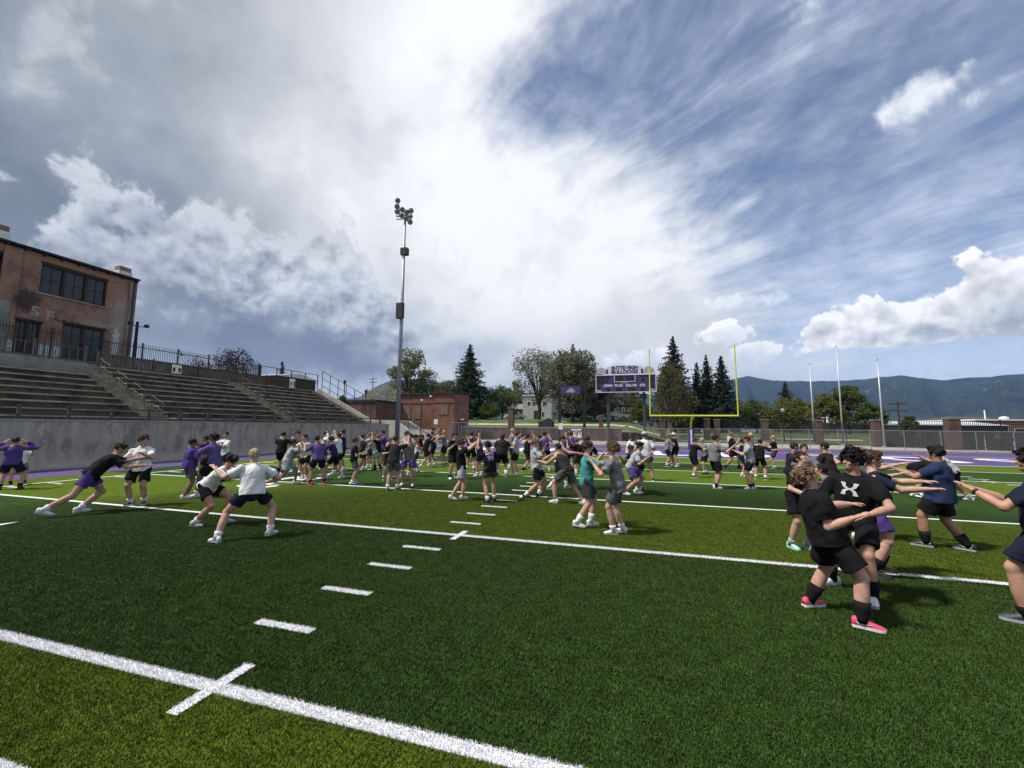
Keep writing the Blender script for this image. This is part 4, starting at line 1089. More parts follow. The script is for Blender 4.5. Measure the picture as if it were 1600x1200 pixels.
def broadleaf(x, y, z0, h, w, label, seed, mt, n=5200, leaf=.20, trunk=None, clumps=46, base=.25, bark=None, droop=0.0, name='leafy_tree', group='leafy trees beyond the field', gap=.55, cat='tree'):
    rng = np.random.default_rng(seed); root = empty(name, (x, y, z0)); tag(root, label, cat, group)
    g = MB(); th = h*base; tr = trunk or h*.026
    g.tube([(0, 0, -.3), (w*.02, 0, th*.6), (0, w*.02, th)], [tr*1.25, tr, tr*.85], 8)
    cs = []
    for i in range(clumps):
        while True:
            p = rng.uniform(-1, 1, 3)
            if .25 < np.linalg.norm(p) < 1: break
        p = p*np.array([w/2, w/2, h*(1-base)*.52]); p[2] += h*base+h*(1-base)*.5
        f = 1-.35*max(0, (p[2]-h*.55)/(h*.45)); p[0] *= f; p[1] *= f
        cs.append(p)
    for c in cs[:22]:
        mid = np.array([c[0]*.35, c[1]*.35, th+(c[2]-th)*.45])
        g.tube([(0, 0, th*.85), mid, c], [tr*.55, tr*.3, tr*.08], 5)
    o = g.build('trunk', bark or M_bark); o.parent = root
    k = n//clumps; C = []
    for c in cs:
        rr = w*.5*(.17+.20*rng.random())
        q = rng.normal(size=(k, 3)); q *= (rr*gap*(.5+rng.random((k, 1))**.7))/np.linalg.norm(q, axis=1, keepdims=True)*1.6
        q[:, 2] *= .75
        if droop: q[:, 2] -= droop*np.abs(rng.normal(size=k))*h*.1
        C.append(c+q)
    C = np.concatenate(C); C = C[C[:, 2] > h*.10]
    v = leaf_cloud(rng, C, leaf*(.6+.8*rng.random(len(C))))
    tri_mesh('crown', v, mt, root, (0, 0, 0)); return root
def at_tree(u, vb, vt, Y, zb=None):
    q = PY(u, vt, Y); z0 = zb if zb is not None else (hill_z(q.x, Y) if Y > 60.3 else 0.0)
    return q.x, z0, q.z-z0
def wid(px, Y, u): return (PY(u+px/2, 620, Y)-PY(u-px/2, 620, Y)).length
def T_spr(u, vt, wpx, Y, label, seed, zb=None, **k):
    x, z0, h = at_tree(u, 0, vt, Y, zb); spruce(x, Y, z0, h, wid(wpx, Y, u)/2, label, seed, **k)
def T_leaf(u, vt, wpx, Y, label, seed, mt, zb=None, **k):
    x, z0, h = at_tree(u, 0, vt, Y, zb); broadleaf(x, Y, z0, h, wid(wpx, Y, u), label, seed, mt, **k)
T_spr(735, 537, 58, 78, 'broad dark spruce standing behind the brick pump house', 1, dens=1.15)
T_spr(895, 536, 40, 84, 'slender spruce tip rising out of the grey green tree', 2)
T_spr(1051, 524, 62, 80, 'tallest dark spruce behind the goal crossbar', 3, dens=1.1)
T_spr(1088, 566, 34, 82, 'smaller spruce between the tallest one and the right pair', 4)
T_spr(1103, 553, 38, 84, 'narrow spruce left of its wider twin inside the goal posts', 5)
T_spr(1126, 555, 48, 82, 'wide dark spruce beside the right goal upright', 6, dens=1.1)
T_spr(1226, 595, 44, 110, 'lone spruce against the mountain behind the fence', 7)
T_spr(442, 564, 17, 62, 'tiny far spruce above the end of the slatted fence', 8, zb=5.0)
T_leaf(640, 545, 60, 86, 'tall yellow green poplar beside the light mast', 11, L_lime, n=4600, leaf=.24, gap=.45, clumps=40)
T_leaf(602, 604, 52, 66, 'white blossoming tree beside the light mast', 12, L_bloss, n=4200, leaf=.15, base=.12)
T_leaf(668, 582, 52, 92, 'low spring green tree behind the brick pump house roof', 13, L_lime, n=3800, leaf=.24)
T_leaf(705, 588, 52, 90, 'yellowish tree between the pump house and the broad spruce', 14, L_weep, n=3800, leaf=.24)
T_leaf(572, 622, 34, 68, 'pale shrubby tree behind the sloping pipe rail', 15, L_bloss, n=2600, leaf=.15, base=.1)
T_leaf(785, 605, 46, 82, 'thin green tree between the broad spruce and the pale house', 16, L_green, n=2600, leaf=.20, gap=.6)
T_leaf(765, 632, 34, 76, 'low dark bush beside the broad spruce', 17, L_green, n=2600, leaf=.18, base=.1)
T_leaf(842, 548, 78, 77, 'leaning grey green willow in front of the pale house', 18, L_olive, n=6800, leaf=.17, gap=.70, base=.24)
T_leaf(893, 546, 78, 72, 'big grey green tree behind the purple sign', 19, L_olive, n=10500, leaf=.22, base=.16, clumps=70)
T_leaf(935, 590, 62, 74, 'dark olive tree behind the left scoreboard post', 20, L_olive, n=7200, leaf=.20, base=.14)
T_leaf(1043, 566, 72, 66, 'weeping birch with pale trunk in front of the tallest spruce', 21, L_weep, n=6400, leaf=.16, bark=M_birch, droop=1.2, base=.25)
T_leaf(1000, 628, 34, 84, 'small round green tree between the scoreboard posts', 22, L_green, n=2600, leaf=.2, base=.12)
T_leaf(1180, 630, 60, 88, 'dark green tree right of the goal upright', 23, L_green, n=4600, leaf=.2, base=.15)
T_leaf(1232, 622, 70, 84, 'bright green tree below the lone spruce', 24, L_lime, n=5200, leaf=.2, base=.15)
T_leaf(1288, 620, 60, 80, 'yellow green tree behind the short flagpole', 25, L_lime, n=4600, leaf=.2, base=.15, bark=M_birch)
T_leaf(1322, 603, 58, 84, 'taller dark green tree behind the middle flagpole', 26, L_green, n=5200, leaf=.2, base=.18)
T_leaf(1360, 632, 44, 78, 'low green tree left of the white roofed hall', 27, L_green, n=3600, leaf=.2, base=.12)
T_leaf(1420, 648, 22, 92, 'small dark tree beside the utility pole', 28, L_green, n=1400, leaf=.2, base=.12)
T_leaf(1064, 640, 30, 76, 'dark hedge tree below the spruces', 29, L_green, n=2600, leaf=.2, base=.08)
T_leaf(368, 541, 44, 33, 'purple leaved plum tree behind the iron fence', 30, L_plum, zb=5.2, n=2600, leaf=.10, base=.2, gap=.6)
T_leaf(314, 556, 30, 30, 'thin purple sapling behind the iron fence', 31, L_plum, zb=5.2, n=700, leaf=.08, gap=.7)
T_leaf(440, 590, 16, 42, 'pale flowering shrub at the end of the slatted fence', 32, L_bloss, zb=5.0, n=1500, leaf=.10, base=.1)
T_leaf(536, 618, 10, 35, 'small shrub at the top of the sloping curb', 33, L_green, zb=4.0, n=700, leaf=.09, base=.1)

for u_, vt_, w_, Y_, m_, lab_ in ((688, 600, 46, 104, L_green, 'far green tree over the roof of the brick pump house'), (752, 604, 44, 102, L_olive, 'far grey green tree right behind the broad spruce'), (806, 596, 40, 118, L_green, 'far green tree behind the small red brick house'),
                           (965, 600, 46, 112, L_olive, 'far grey green tree behind the scoreboard'), (990, 612, 36, 118, L_lime, 'far pale green tree beyond the dark plum block'), (1078, 612, 40, 96, L_green, 'green tree filling the gap between the spruces'), (1150, 628, 44, 100, L_olive, 'grey green tree behind the right goal upright')):
    T_leaf(u_, vt_, w_, Y_, lab_, 60+u_, m_, n=3600, leaf=.26, base=.12)

# ================================================================ mountains
def mountains():
    prof = [(-110, 2.5), (-75, 3.2), (-55, 3.6), (-40, 3.2), (-36.7, 3.7), (-34.4, 5.3), (-32, 6.2), (-29, 6.2), (-25, 5.6), (-23.4, 5.3), (-19.8, 5.3), (-14, 4.6), (-8, 5.2), (-2.3, 5.0), (3, 4.2), (8, 5.4), (12.4, 6.15), (13.8, 6.35), (15.7, 5.9), (17.3, 5.4), (20, 5.2), (21.7, 5.35), (23.9, 5.5), (26, 5.6), (28.3, 5.25), (30.5, 4.85), (32.5, 4.95), (35.1, 4.8), (45, 4.4), (60, 3.8), (85, 3.0), (110, 2.4)]
    pa = np.array([q[0] for q in prof]); pe = np.array([q[1] for q in prof])
    na, nr = 560, 26; A = np.linspace(-110, 110, na); rng = np.random.default_rng(5)
    def fbm1(x, seed, octs=5):
        r = np.random.default_rng(seed); s = np.zeros_like(x); f, a = .25, 1.0
        for o_ in range(octs):
            ph = r.random(3)*6.28; s += a*(np.sin(x*f+ph[0])+.6*np.sin(x*f*1.7+ph[1])); f *= 2.1; a *= .55
        return s
    V = []
    for j in range(nr):
        t = j/(nr-1)
        D = 3000+2400*t
        ridge = np.tan(np.radians(np.interp(A, pa, pe)+.11*fbm1(A*1.6, 3, 7)))*5400
        prof_t = t**1.25
        H = ridge*prof_t*(1+.30*np.sin(pi*t)*fbm1(A*2.2+3*t, 9, 5)*.5)+42*np.sin(pi*t)*fbm1(A*4.5+t*5, 11, 5)-4
        if j == nr-1: H = ridge
        H = np.maximum(H, -1)
        V.append(np.stack([np.sin(np.radians(A))*D, np.cos(np.radians(A))*D, H], 1))
    D = 6300; V.append(np.stack([np.sin(np.radians(A))*D, np.cos(np.radians(A))*D, np.full(na, -3.0)], 1))
    V = np.concatenate(V); rows = nr+1
    F = [(j*na+i, j*na+i+1, (j+1)*na+i+1, (j+1)*na+i) for j in range(rows-1) for i in range(na-1)]
    mt = bpy.data.materials.new('forested_slope'); mt.use_nodes = True; N = NT(mt.node_tree); b = mt.node_tree.nodes['Principled BSDF']
    pos = N.node('ShaderNodeNewGeometry').outputs['Position']
    n = N.noise(pos, .0022, 7, .62); n2 = N.noise(pos, .013, 6, .65); x, y, z = N.xyz(pos)
    c = N.mix(N.ss(n2, .38, .62), (.008, .015, .012), (.030, .042, .028))
    c = N.mix(N.ss(n, .60, .72, 0.0, .6), c, (.070, .068, .045))
    rock = N.mul(N.ss(n2, .60, .70), N.ss(N.noise(pos, .0011, 3, .5), .50, .62)); c = N.mix(rock, c, (.30, .28, .25))
    low = N.ss(N.add(z, N.mad(n, 160.0, -80.0)), 130.0, 40.0); c = N.mix(N.mul(low, .45), c, (.075, .072, .048))
    N.put(b.inputs['Base Color'], c); b.inputs['Roughness'].default_value = 1.0; b.inputs['Specular IOR Level'].default_value = 0.0
    bp = N.node('ShaderNodeBump'); bp.inputs['Strength'].default_value = 1.0; bp.inputs['Distance'].default_value = 60.0; N.put(bp.inputs['Height'], n2); N.l.new(bp.outputs[0], b.inputs['Normal'])
    o = MB().add(V.tolist(), F).build('mountains', mt, smooth=True); struct(o)
    # bare foothill in front, on the right
    A = np.linspace(20, 62, 90); V = []; nr = 12
    for j in range(nr):
        t = j/(nr-1); D = 1500+700*t
        e = np.interp(A, [20, 24, 27.6, 30.3, 32.7, 35, 40, 50, 62], [0, .2, .7, 1.4, 1.3, 1.0, .8, 1.0, .6])
        H = np.tan(np.radians(e))*2200*np.sin(t*pi/2)**1.2*(1+.05*fbm1(A*2+t*3, 21, 3))-2
        V.append(np.stack([np.sin(np.radians(A))*D, np.cos(np.radians(A))*D, H], 1))
    D = 2600; V.append(np.stack([np.sin(np.radians(A))*D, np.cos(np.radians(A))*D, np.full(90, -3.0)], 1))
    V = np.concatenate(V); F = [(j*90+i, j*90+i+1, (j+1)*90+i+1, (j+1)*90+i) for j in range(nr) for i in range(89)]
    struct(MB().add(V.tolist(), F).build('foothill', mat('dry_grass_slope', (.085, .078, .048), 1.0, .5, .012, color2=(.025, .030, .022), detail=8), smooth=True))
mountains()
def haze():
    mt = bpy.data.materials.new('thin_air'); mt.use_nodes = True; t = mt.node_tree; t.nodes.clear(); N = NT(t)
    v = N.node('ShaderNodeVolumePrincipled'); v.inputs['Color'].default_value = (.36, .58, 1.0, 1); v.inputs['Density'].default_value = 7.5e-5
    v.inputs['Anisotropy'].default_value = .2
    out = N.node('ShaderNodeOutputMaterial'); t.links.new(v.outputs[0], out.inputs['Volume'])
    o = MB().box(-7000, 7000, -7000, 7000, -1.5, 720).build('haze', mt); o['kind'] = 'stuff'; tag(o, 'thin bluish air in front of the far mountains', 'haze')
haze()

# ================================================================ people
# distance fields for bodies and clothes, skinned with surface nets
def unit(v): v = np.asarray(v, float); return v/np.linalg.norm(v)
class Field:
    def __init__(s, lo, hi, h):
        s.h = h; s.lo = np.array(lo, float)-3*h; n = np.ceil((np.array(hi)-s.lo+3*h)/h).astype(int)+1
        s.n = n; s.F = np.full(n, .25, np.float32)
        s.ax = [(s.lo[i]+h*np.arange(n[i])).astype(np.float32) for i in range(3)]
    def _sub(s, lo, hi):
        a = np.clip(np.floor((np.array(lo)-s.lo)/s.h).astype(int), 0, s.n-1); b = np.clip(np.ceil((np.array(hi)-s.lo)/s.h).astype(int)+1, 1, s.n)
        b = np.maximum(b, a+1)
        sl = tuple(slice(a[i], b[i]) for i in range(3))
        X = s.ax[0][sl[0]][:, None, None]; Y = s.ax[1][sl[1]][None, :, None]; Z = s.ax[2][sl[2]][None, None, :]
        return sl, X, Y, Z
    def _merge(s, sl, d, k):
        A = s.F[sl]
        if k <= 0: s.F[sl] = np.minimum(A, d)
        else:
            hh = np.clip(.5+.5*(A-d)/k, 0, 1); s.F[sl] = A*(1-hh)+d*hh-k*hh*(1-hh)
    def cone(s, a, b, r0, r1, k=.03, sq=None, cut=None, cut0=None, bulge=0.0):
        """tapered limb; sq = (axis, factor) flattens it; cut = end flat instead of round"""
        a, b = np.asarray(a, float), np.asarray(b, float); m = max(r0, r1)*1.15+k+2*s.h+abs(bulge)
        sl, X, Y, Z = s._sub(np.minimum(a, b)-m, np.maximum(a, b)+m)
        ba = b-a; L2 = float(ba@ba)+1e-9
        x, y, z = X-a[0], Y-a[1], Z-a[2]
        tt = (x*ba[0]+y*ba[1]+z*ba[2])/L2; t = np.clip(tt, 0, 1)
        x = x-ba[0]*t; y = y-ba[1]*t; z = z-ba[2]*t
        d2 = x*x+y*y+z*z
        if sq is not None:
            n, f = sq; q = x*n[0]+y*n[1]+z*n[2]; d2 = d2+(f*f-1)*q*q
        r = r0+(r1-r0)*t
        if bulge: r = r+bulge*np.sin(pi*np.clip(t, 0, 1))**2
        d = np.sqrt(d2)-r
        L = math.sqrt(L2)
        if cut is not None: d = np.maximum(d, (tt-cut)*L)
        if cut0 is not None: d = np.maximum(d, (cut0-tt)*L)
        s._merge(sl, d.astype(np.float32), k)
    def ell(s, c, Rm, r, k=.02, sub=False):
        c = np.asarray(c, float); r = np.asarray(r, float); m = r.max()+k+2*s.h
        sl, X, Y, Z = s._sub(c-m, c+m); x, y, z = X-c[0], Y-c[1], Z-c[2]
        q = [x*Rm[i][0]+y*Rm[i][1]+z*Rm[i][2] for i in range(3)]
        k0 = np.sqrt(sum((q[i]/r[i])**2 for i in range(3))); k1 = np.sqrt(sum((q[i]/r[i]**2)**2 for i in range(3)))+1e-6
        d = (k0*(k0-1)/k1).astype(np.float32)
        if sub: s.F[sl] = np.maximum(s.F[sl], -d)
        else: s._merge(sl, d, k)
    def plane(s, p, n):           # keep the side the normal points away from
        X, Y, Z = s.ax[0][:, None, None], s.ax[1][None, :, None], s.ax[2][None, None, :]
        s.F = np.maximum(s.F, ((X-p[0])*n[0]+(Y-p[1])*n[1]+(Z-p[2])*n[2]).astype(np.float32))
    def wrinkle(s, amp, freq, seed, axis=None):
        r = np.random.default_rng(seed); X, Y, Z = s.ax[0][:, None, None], s.ax[1][None, :, None], s.ax[2][None, None, :]
        w = 0
        for i in range(4):
            d = unit(r.normal(size=3)); f = freq*(.7+.9*r.random()); ph = r.random()*6.28
            w = w+np.sin((X*d[0]+Y*d[1]+Z*d[2])*f+ph+1.6*np.sin((X*d[1]-Y*d[2]+Z*d[0])*f*.45+ph*2))
        s.F = s.F+(amp*.25*w).astype(np.float32)
    def mesh(s):
        F = s.F; F[0] = F[-1] = .2; F[:, 0] = F[:, -1] = .2; F[:, :, 0] = F[:, :, -1] = .2
        I = F < 0; n = np.array(F.shape)-1
        cnt = np.zeros(n, np.int8)
        for i in (0, 1):
            for j in (0, 1):
                for k in (0, 1): cnt += I[i:n[0]+i, j:n[1]+j, k:n[2]+k]
        act = (cnt > 0) & (cnt < 8); ci = np.argwhere(act); idx = np.full(n, -1, np.int32); idx[act] = np.arange(len(ci))
        acc = np.zeros((len(ci), 3)); w = np.zeros(len(ci))
        x, y, z = ci.T
        for ax in range(3):
            o1, o2 = [(1, 2), (0, 2), (0, 1)][ax]
            for p in (0, 1):
                for q in (0, 1):
                    oa = [0, 0, 0]; oa[o1] = p; oa[o2] = q; ob = list(oa); ob[ax] = 1
                    fa = F[x+oa[0], y+oa[1], z+oa[2]]; fb = F[x+ob[0], y+ob[1], z+ob[2]]
                    m = (fa < 0) != (fb < 0); t = fa[m]/(fa[m]-fb[m])
                    pt = np.repeat(np.array([oa], float), m.sum(), 0); pt[:, ax] = t
                    acc[m] += pt; w[m] += 1
        V = s.lo+(ci+acc/w[:, None])*s.h
        faces = []
        for ax in range(3):
            o1, o2 = [(1, 2), (2, 0), (0, 1)][ax]
            sa = [slice(1, -1)]*3; sa[ax] = slice(0, -1); sb = [slice(1, -1)]*3; sb[ax] = slice(1, None)
            A, B = I[tuple(sa)], I[tuple(sb)]
            e = np.argwhere(A != B); off = np.ones(3, int); off[ax] = 0; e = e+off
            if not len(e): continue
            flip = I[tuple(e.T)]
            def cell(d1, d2):
                c = e.copy(); c[:, o1] -= d1; c[:, o2] -= d2; return idx[tuple(c.T)]
            q = np.stack([cell(0, 0), cell(1, 0), cell(1, 1), cell(0, 1)], 1)
            q[~flip] = q[~flip][:, ::-1]; faces.append(q)
        return V, np.concatenate(faces)
def np_mesh(name, V, Q, mt, cols=None):
    me = bpy.data.meshes.new(name); me.vertices.add(len(V)); me.vertices.foreach_set('co', np.asarray(V, np.float32).ravel())
    n = len(Q); me.loops.add(n*4); me.loops.foreach_set('vertex_index', np.asarray(Q, np.int32).ravel())
    me.polygons.add(n); me.polygons.foreach_set('loop_start', np.arange(0, 4*n, 4, dtype=np.int32))
    me.update(calc_edges=True); me.polygons.foreach_set('use_smooth', [True]*n)
    if cols is not None:
        a = me.color_attributes.new('tone', 'FLOAT_COLOR', 'POINT'); a.data.foreach_set('color', np.asarray(cols, np.float32).ravel())
    me.materials.append(mt); return me

def rodr(v, k, a):
    v, k = np.asarray(v, float), unit(k); return v*cos(a)+np.cross(k, v)*sin(a)+k*(k@v)*(1-cos(a))
def ik(a, b, l0, l1, pole):
    d = b-a; L = np.linalg.norm(d)
    if L > (l0+l1)*.995: b = a+d*((l0+l1)*.995/L); d = b-a; L = np.linalg.norm(d)
    u = d/L; c = (l0*l0-l1*l1+L*L)/(2*L); hgt = math.sqrt(max(0, l0*l0-c*c))
    p = np.asarray(pole, float); p = p-u*(p@u); p = unit(p) if np.linalg.norm(p) > 1e-4 else unit(np.cross(u, [1, .2, .3]))
    return a+u*c+p*hgt, b

# ---------------------------------------------------------------- materials for people
def skin_mat(name, c):
    mt = bpy.data.materials.new(name); mt.use_nodes = True; N = NT(mt.node_tree); b = mt.node_tree.nodes['Principled BSDF']
    at = N.node('ShaderNodeAttribute', attribute_name='tone')
    tc = N.node('ShaderNodeTexCoord').outputs['Object']; n = N.noise(tc, 14.0, 4, .6)
    cc = N.mix(N.ss(n, .3, .7), tuple(q*f for q, f in zip(c, (.86, .80, .78))), tuple(min(1, q*1.08) for q in c))
    N.put(b.inputs['Base Color'], N.mix(at.outputs['Alpha'], cc, at.outputs['Color']))
    b.inputs['Roughness'].default_value = .55; b.inputs['Specular IOR Level'].default_value = .35
    b.inputs['Subsurface Weight'].default_value = 0.0
    return mt
SKIN = [skin_mat('skin_fair', (.46, .275, .205)), skin_mat('skin_light', (.41, .235, .165)), skin_mat('skin_tan', (.32, .175, .115)), skin_mat('skin_brown', (.205, .108, .070)), skin_mat('skin_deep', (.115, .060, .042))]
CLOTH = {}
CC = dict(black=(.0105, .0105, .012), charcoal=(.030, .029, .030), brownblack=(.026, .022, .021), navy=(.012, .016, .034), blue=(.020, .032, .082), purple=(.078, .046, .205), violet=(.115, .085, .245), darkpurple=(.034, .021, .075), white=(.70, .70, .70), cream=(.60, .57, .50),
          grey=(.165, .168, .178), lgrey=(.35, .365, .38), sgrey=(.085, .088, .093), dgrey=(.045, .045, .050), olive=(.032, .034, .028), teal=(.060, .265, .255), taupe=(.062, .052, .046), bluegrey=(.30, .33, .42), mint=(.36, .62, .55), pink=(.62, .060, .125), maroon=(.10, .015, .022), blond=(.42, .31, .155), yblond=(.52, .42, .24),
          dblond=(.19, .125, .062), brown=(.042, .024, .014), dark=(.013, .009, .007), hblack=(.006, .005, .005), ginger=(.09, .045, .022), greyhair=(.28, .26, .24), skincap=(.3, .18, .13))
def cloth(c, kind='cloth'):
    key = (c, kind)
    if key not in CLOTH:
        col = CC[c]
        if kind == 'hair': CLOTH[key] = mat('hair_'+c, col, .6, .55, 38.0, .8, 120, detail=3, spec=.3)
        elif kind == 'shoe': CLOTH[key] = mat('shoe_'+c, col, .5, .18, 16.0, .2, 60)
        else: CLOTH[key] = mat('fabric_'+c, col, .92, .22, 7.0, .35, 26, spec=.12)
    return CLOTH[key]

# ---------------------------------------------------------------- shared shoe and sock meshes
def shoe_mesh():
    # stations along the foot: y, half width, top height
    st = [(-.085, .022, .055), (-.080, .034, .088), (-.055, .038, .098), (-.02, .038, .100), (.02, .037, .094), (.06, .040, .074), (.10, .045, .058), (.14, .044, .048), (.17, .035, .040), (.187, .018, .030)]
    n = 10; V = []; F = []
    for y, w, t in st:
        for j in range(n):
            a = pi*j/(n-1); x = cos(a); zz = sin(a)**.75
            V.append((w*(abs(x)**.8)*(1 if x > 0 else -1), y, .020+(t-.020)*zz))
    m = len(st)
    for i in range(m-1):
        for j in range(n-1): F.append((i*n+j, i*n+j+1, (i+1)*n+j+1, (i+1)*n+j))
        F.append((i*n+n-1, i*n, (i+1)*n, (i+1)*n+n-1))
    F.append(tuple(range(n))); F.append(tuple(range((m-1)*n, m*n))[::-1])
    up = bpy.data.meshes.new('shoe'); up.from_pydata(V, [], F); up.polygons.foreach_set('use_smooth', [True]*len(up.polygons))
    g = MB(); pl = [(w*1.06, y) for y, w, t in st]+[(-w*1.06, y) for y, w, t in st[::-1]]
    g.prism(pl, 0.0, .026); so = bpy.data.meshes.new('sole'); so.from_pydata(g.v, [], g.f)
    for me in (up, so): me.materials.append(M_black)
    return up, so
SHOE, SOLE = shoe_mesh()
def swoosh_mesh():
    pts = [(-.055, .058), (-.035, .040), (.0, .034), (.06, .046), (.095, .060), (.045, .050), (.0, .050), (-.03, .060)]
    g = MB()
    for s in (-1, 1):
        vs = [(s*(.0415 if y > .04 else .0405), y, z) for y, z in pts]; g.add(vs if s > 0 else vs[::-1], [tuple(range(len(pts)))])
    me = bpy.data.meshes.new('side_mark'); me.from_pydata(g.v, [], g.f); me.materials.append(M_black); return me
SWOOSH = swoosh_mesh()
SOCKS = {}
def sock_mesh(L):
    if L not in SOCKS:
        g = MB(); g.tube([(0, 0, -.02), (0, 0, .03), (0, 0, L*.6), (0, 0, L)], [.043, .042, .047+L*.04, .050+L*.05], 12)
        me = bpy.data.meshes.new('sock'); me.from_pydata(g.v, [], g.f); me.polygons.foreach_set('use_smooth', [True]*len(me.polygons)); me.materials.append(M_black); SOCKS[L] = me
    return SOCKS[L]
def link_part(name, me, mt, parent, m4=None):
    o = bpy.data.objects.new(name, me); COL.objects.link(o); o.parent = parent
    if mt is not None: o.material_slots[0].link = 'OBJECT'; o.material_slots[0].material = mt
    if m4 is not None: o.matrix_basis = m4
    return o
def frame4(x, y, z, o):
    m_ = Matrix((Vector(x), Vector(y), Vector(z))).transposed().to_4x4(); m_.translation = Vector(o); return m_

POSE = dict(
    push=dict(lean=26, squat=.05, fL=(-.12, .27), fR=(.14, -.27), aL=(6, 6, .93), aR=(6, 4, .93)),
    hands=dict(lean=9, squat=.03, fL=(-.16, .11), fR=(.16, -.11), aL=(8, 14, .80), aR=(8, 10, .80)),
    high=dict(lean=3, squat=.01, fL=(-.14, .08), fR=(.14, -.08), aL=(10, 42, .86), aR=(12, 38, .86)),
    stand=dict(lean=2, squat=.0, fL=(-.12, .02), fR=(.12, -.02), aL=(75, -78, .95), aR=(75, -78, .95)),
    bent=dict(lean=3, squat=.02, fL=(-.14, .06), fR=(.14, -.06), aL=(-20, -25, .62), aR=(-20, -28, .62)),
    brace=dict(lean=-4, squat=.07, fL=(-.16, -.12), fR=(.16, .16), aL=(10, 8, .75), aR=(10, 2, .75)),
    wide=dict(lean=10, squat=.10, fL=(-.34, .05), fR=(.36, -.05), aL=(10, 5, .85), aR=(30, -30, .6)),
    crouch=dict(lean=42, squat=.16, fL=(-.20, .12), fR=(.2, -.15), aL=(10, 10, .85), aR=(10, 6, .8)),
)
NPEOPLE = [0]
def person(u, v, face, pose='hands', H=1.72, w=1.0, shirt='black', shorts='black', shoe='white', sole=None, sock=('white', .10), hair=('short', 'dark'), skin=1, label='', group='players drilling in pairs on the turf',
           head=(0, 0), hem=.74, tank=False, long=False, near=0, pos=None, side=0.0, twist=0.0, pel=(0, 0), yawL=None, yawR=None, liftL=0.0, liftR=0.0, cap=None, smile=False, elb=None, slim=1.0, shirt_len=None, pelyaw=0.0, elbL=None, elbR=None, swoosh=None, collar=None, vt=None, **over):
    seed = 100+NPEOPLE[0]; NPEOPLE[0] += 1
    P = dict(POSE[pose]); P.update(over)
    w = w*1.05
    jr = random.Random(seed)
    if near < 2:                                             # nobody holds quite the same pose
        for k_ in ('aL', 'aR'):
            a_ = P[k_]; P[k_] = (a_[0]+jr.uniform(-9, 9), a_[1]+jr.uniform(-13, 11), min(.97, max(.42, a_[2]+jr.uniform(-.16, .05))))
        P['lean'] += jr.uniform(-4, 5); head = (head[0]+jr.uniform(-14, 14), head[1]+jr.uniform(-12, 8)); side += jr.uniform(-4, 4); twist += jr.uniform(-10, 10)
    if shirt_len is None: shirt_len = .055 if pose in ('push', 'crouch', 'wide') else .085
    s = H/1.75
    base = Vector(pos) if pos is not None else PG(u, v)
    view = Vector((base.x-CAM_POS.x, base.y-CAM_POS.y)); dist = view.length; view.normalize()
    base.z += .012*(1.0 if dist < 6.5 else max(0, 1-(dist-6.5)/9.0))          # stands on the pressed fibres
    hd = math.atan2(view.x, view.y)+R(face)                  # heading, clockwise from +Y
    yaw = -hd
    # ---- skeleton in a local frame: x right, y forward, z up, for a 1.75 m figure
    py_ = R(pelyaw)
    fl, fr = np.array([*P['fL'], .075+liftL]), np.array([*P['fR'], .075+liftR])
    legs = .435, .435
    pz = 10.0
    hx = np.array([cos(py_), sin(py_), 0])*.092
    pxy = np.array([pel[0], pel[1]])
    for f, sg in ((fl, -1), (fr, 1)):
        hp = pxy+sg*hx[:2]; dd = np.linalg.norm(f[:2]-hp); mx = sum(legs)*.99
        pz = min(pz, f[2]+math.sqrt(max(.05, mx*mx-dd*dd)))
    pz = pz-P['squat']
    pelv = np.array([*pxy, pz])
    up = np.array([0, 0, 1.0]); fw = np.array([0, 1.0, 0]); rt = np.array([1.0, 0, 0])
    t = rodr(up, rt, -R(P['lean'])); t = rodr(t, fw, R(side)); t = unit(t)
    tx = unit(rodr(rt, up, R(-twist)) - t*(rodr(rt, up, R(-twist))@t)); tf = np.cross(t, tx)
    if tf@fw < -.2 and abs(twist) < 80: tf = -tf
    spine = .485
    neck = pelv+t*spine; chest = pelv+t*.31
    sw = .186*(.7+.3*w)
    shL, shR = neck-t*.072-tx*sw, neck-t*.072+tx*sw
    nv = unit(t*.55+up*.45)
    hy, hp_ = R(head[0]), R(head[1])
    hf0 = unit(rodr(fw*.5+tf*.5, up, -hy)); hx_ = unit(np.cross(hf0, up)); hu = unit(rodr(unit(up*.75+t*.25), hx_, hp_*-1.0)); 
    hf = unit(rodr(hf0-hu*(hf0@hu), hx_, 0)); hx_ = unit(np.cross(hf, hu)); 
    hc = neck+nv*.075+hu*.105+hf*.012
    HR = np.array([hx_, hf, hu])
    if vt is not None:                                       # stature from the height the head reaches
        d_ = _r*((u-800)/FOC)-_u*((vt-600)/FOC)+_f
        q_ = math.hypot(base.x-CAM_POS.x, base.y-CAM_POS.y)/math.hypot(d_.x, d_.y)
        s = min(1.13, max(.80, (CAM_POS.z+d_.z*q_)/(hc[2]+.122)))
    def arm(sh, a, sg, pole):
        az, el, rc = a; azr, elr = R(az)*sg, R(el)
        bf = unit(tf*np.array([1, 1, 0])) if np.linalg.norm(tf[:2]) > .2 else fw
        bx = np.array([bf[1], -bf[0], 0])
        d = bf*cos(azr)*cos(elr)+bx*sin(azr)*cos(elr)+up*sin(elr)
        wr = sh+d*rc*.545
        pl = np.array(pole) if pole is not None else (-up*1.0+bx*sg*.55-bf*.25)
        e, wr = ik(sh, wr, .288, .257, pl); return e, wr
    eL, wL = arm(shL, P['aL'], -1, elbL or elb); eR, wR = arm(shR, P['aR'], 1, elbR or elb)
    hipL, hipR = pelv-hx, pelv+hx
    def ydir(y0): return np.array([sin(R(y0)), cos(R(y0)), 0])
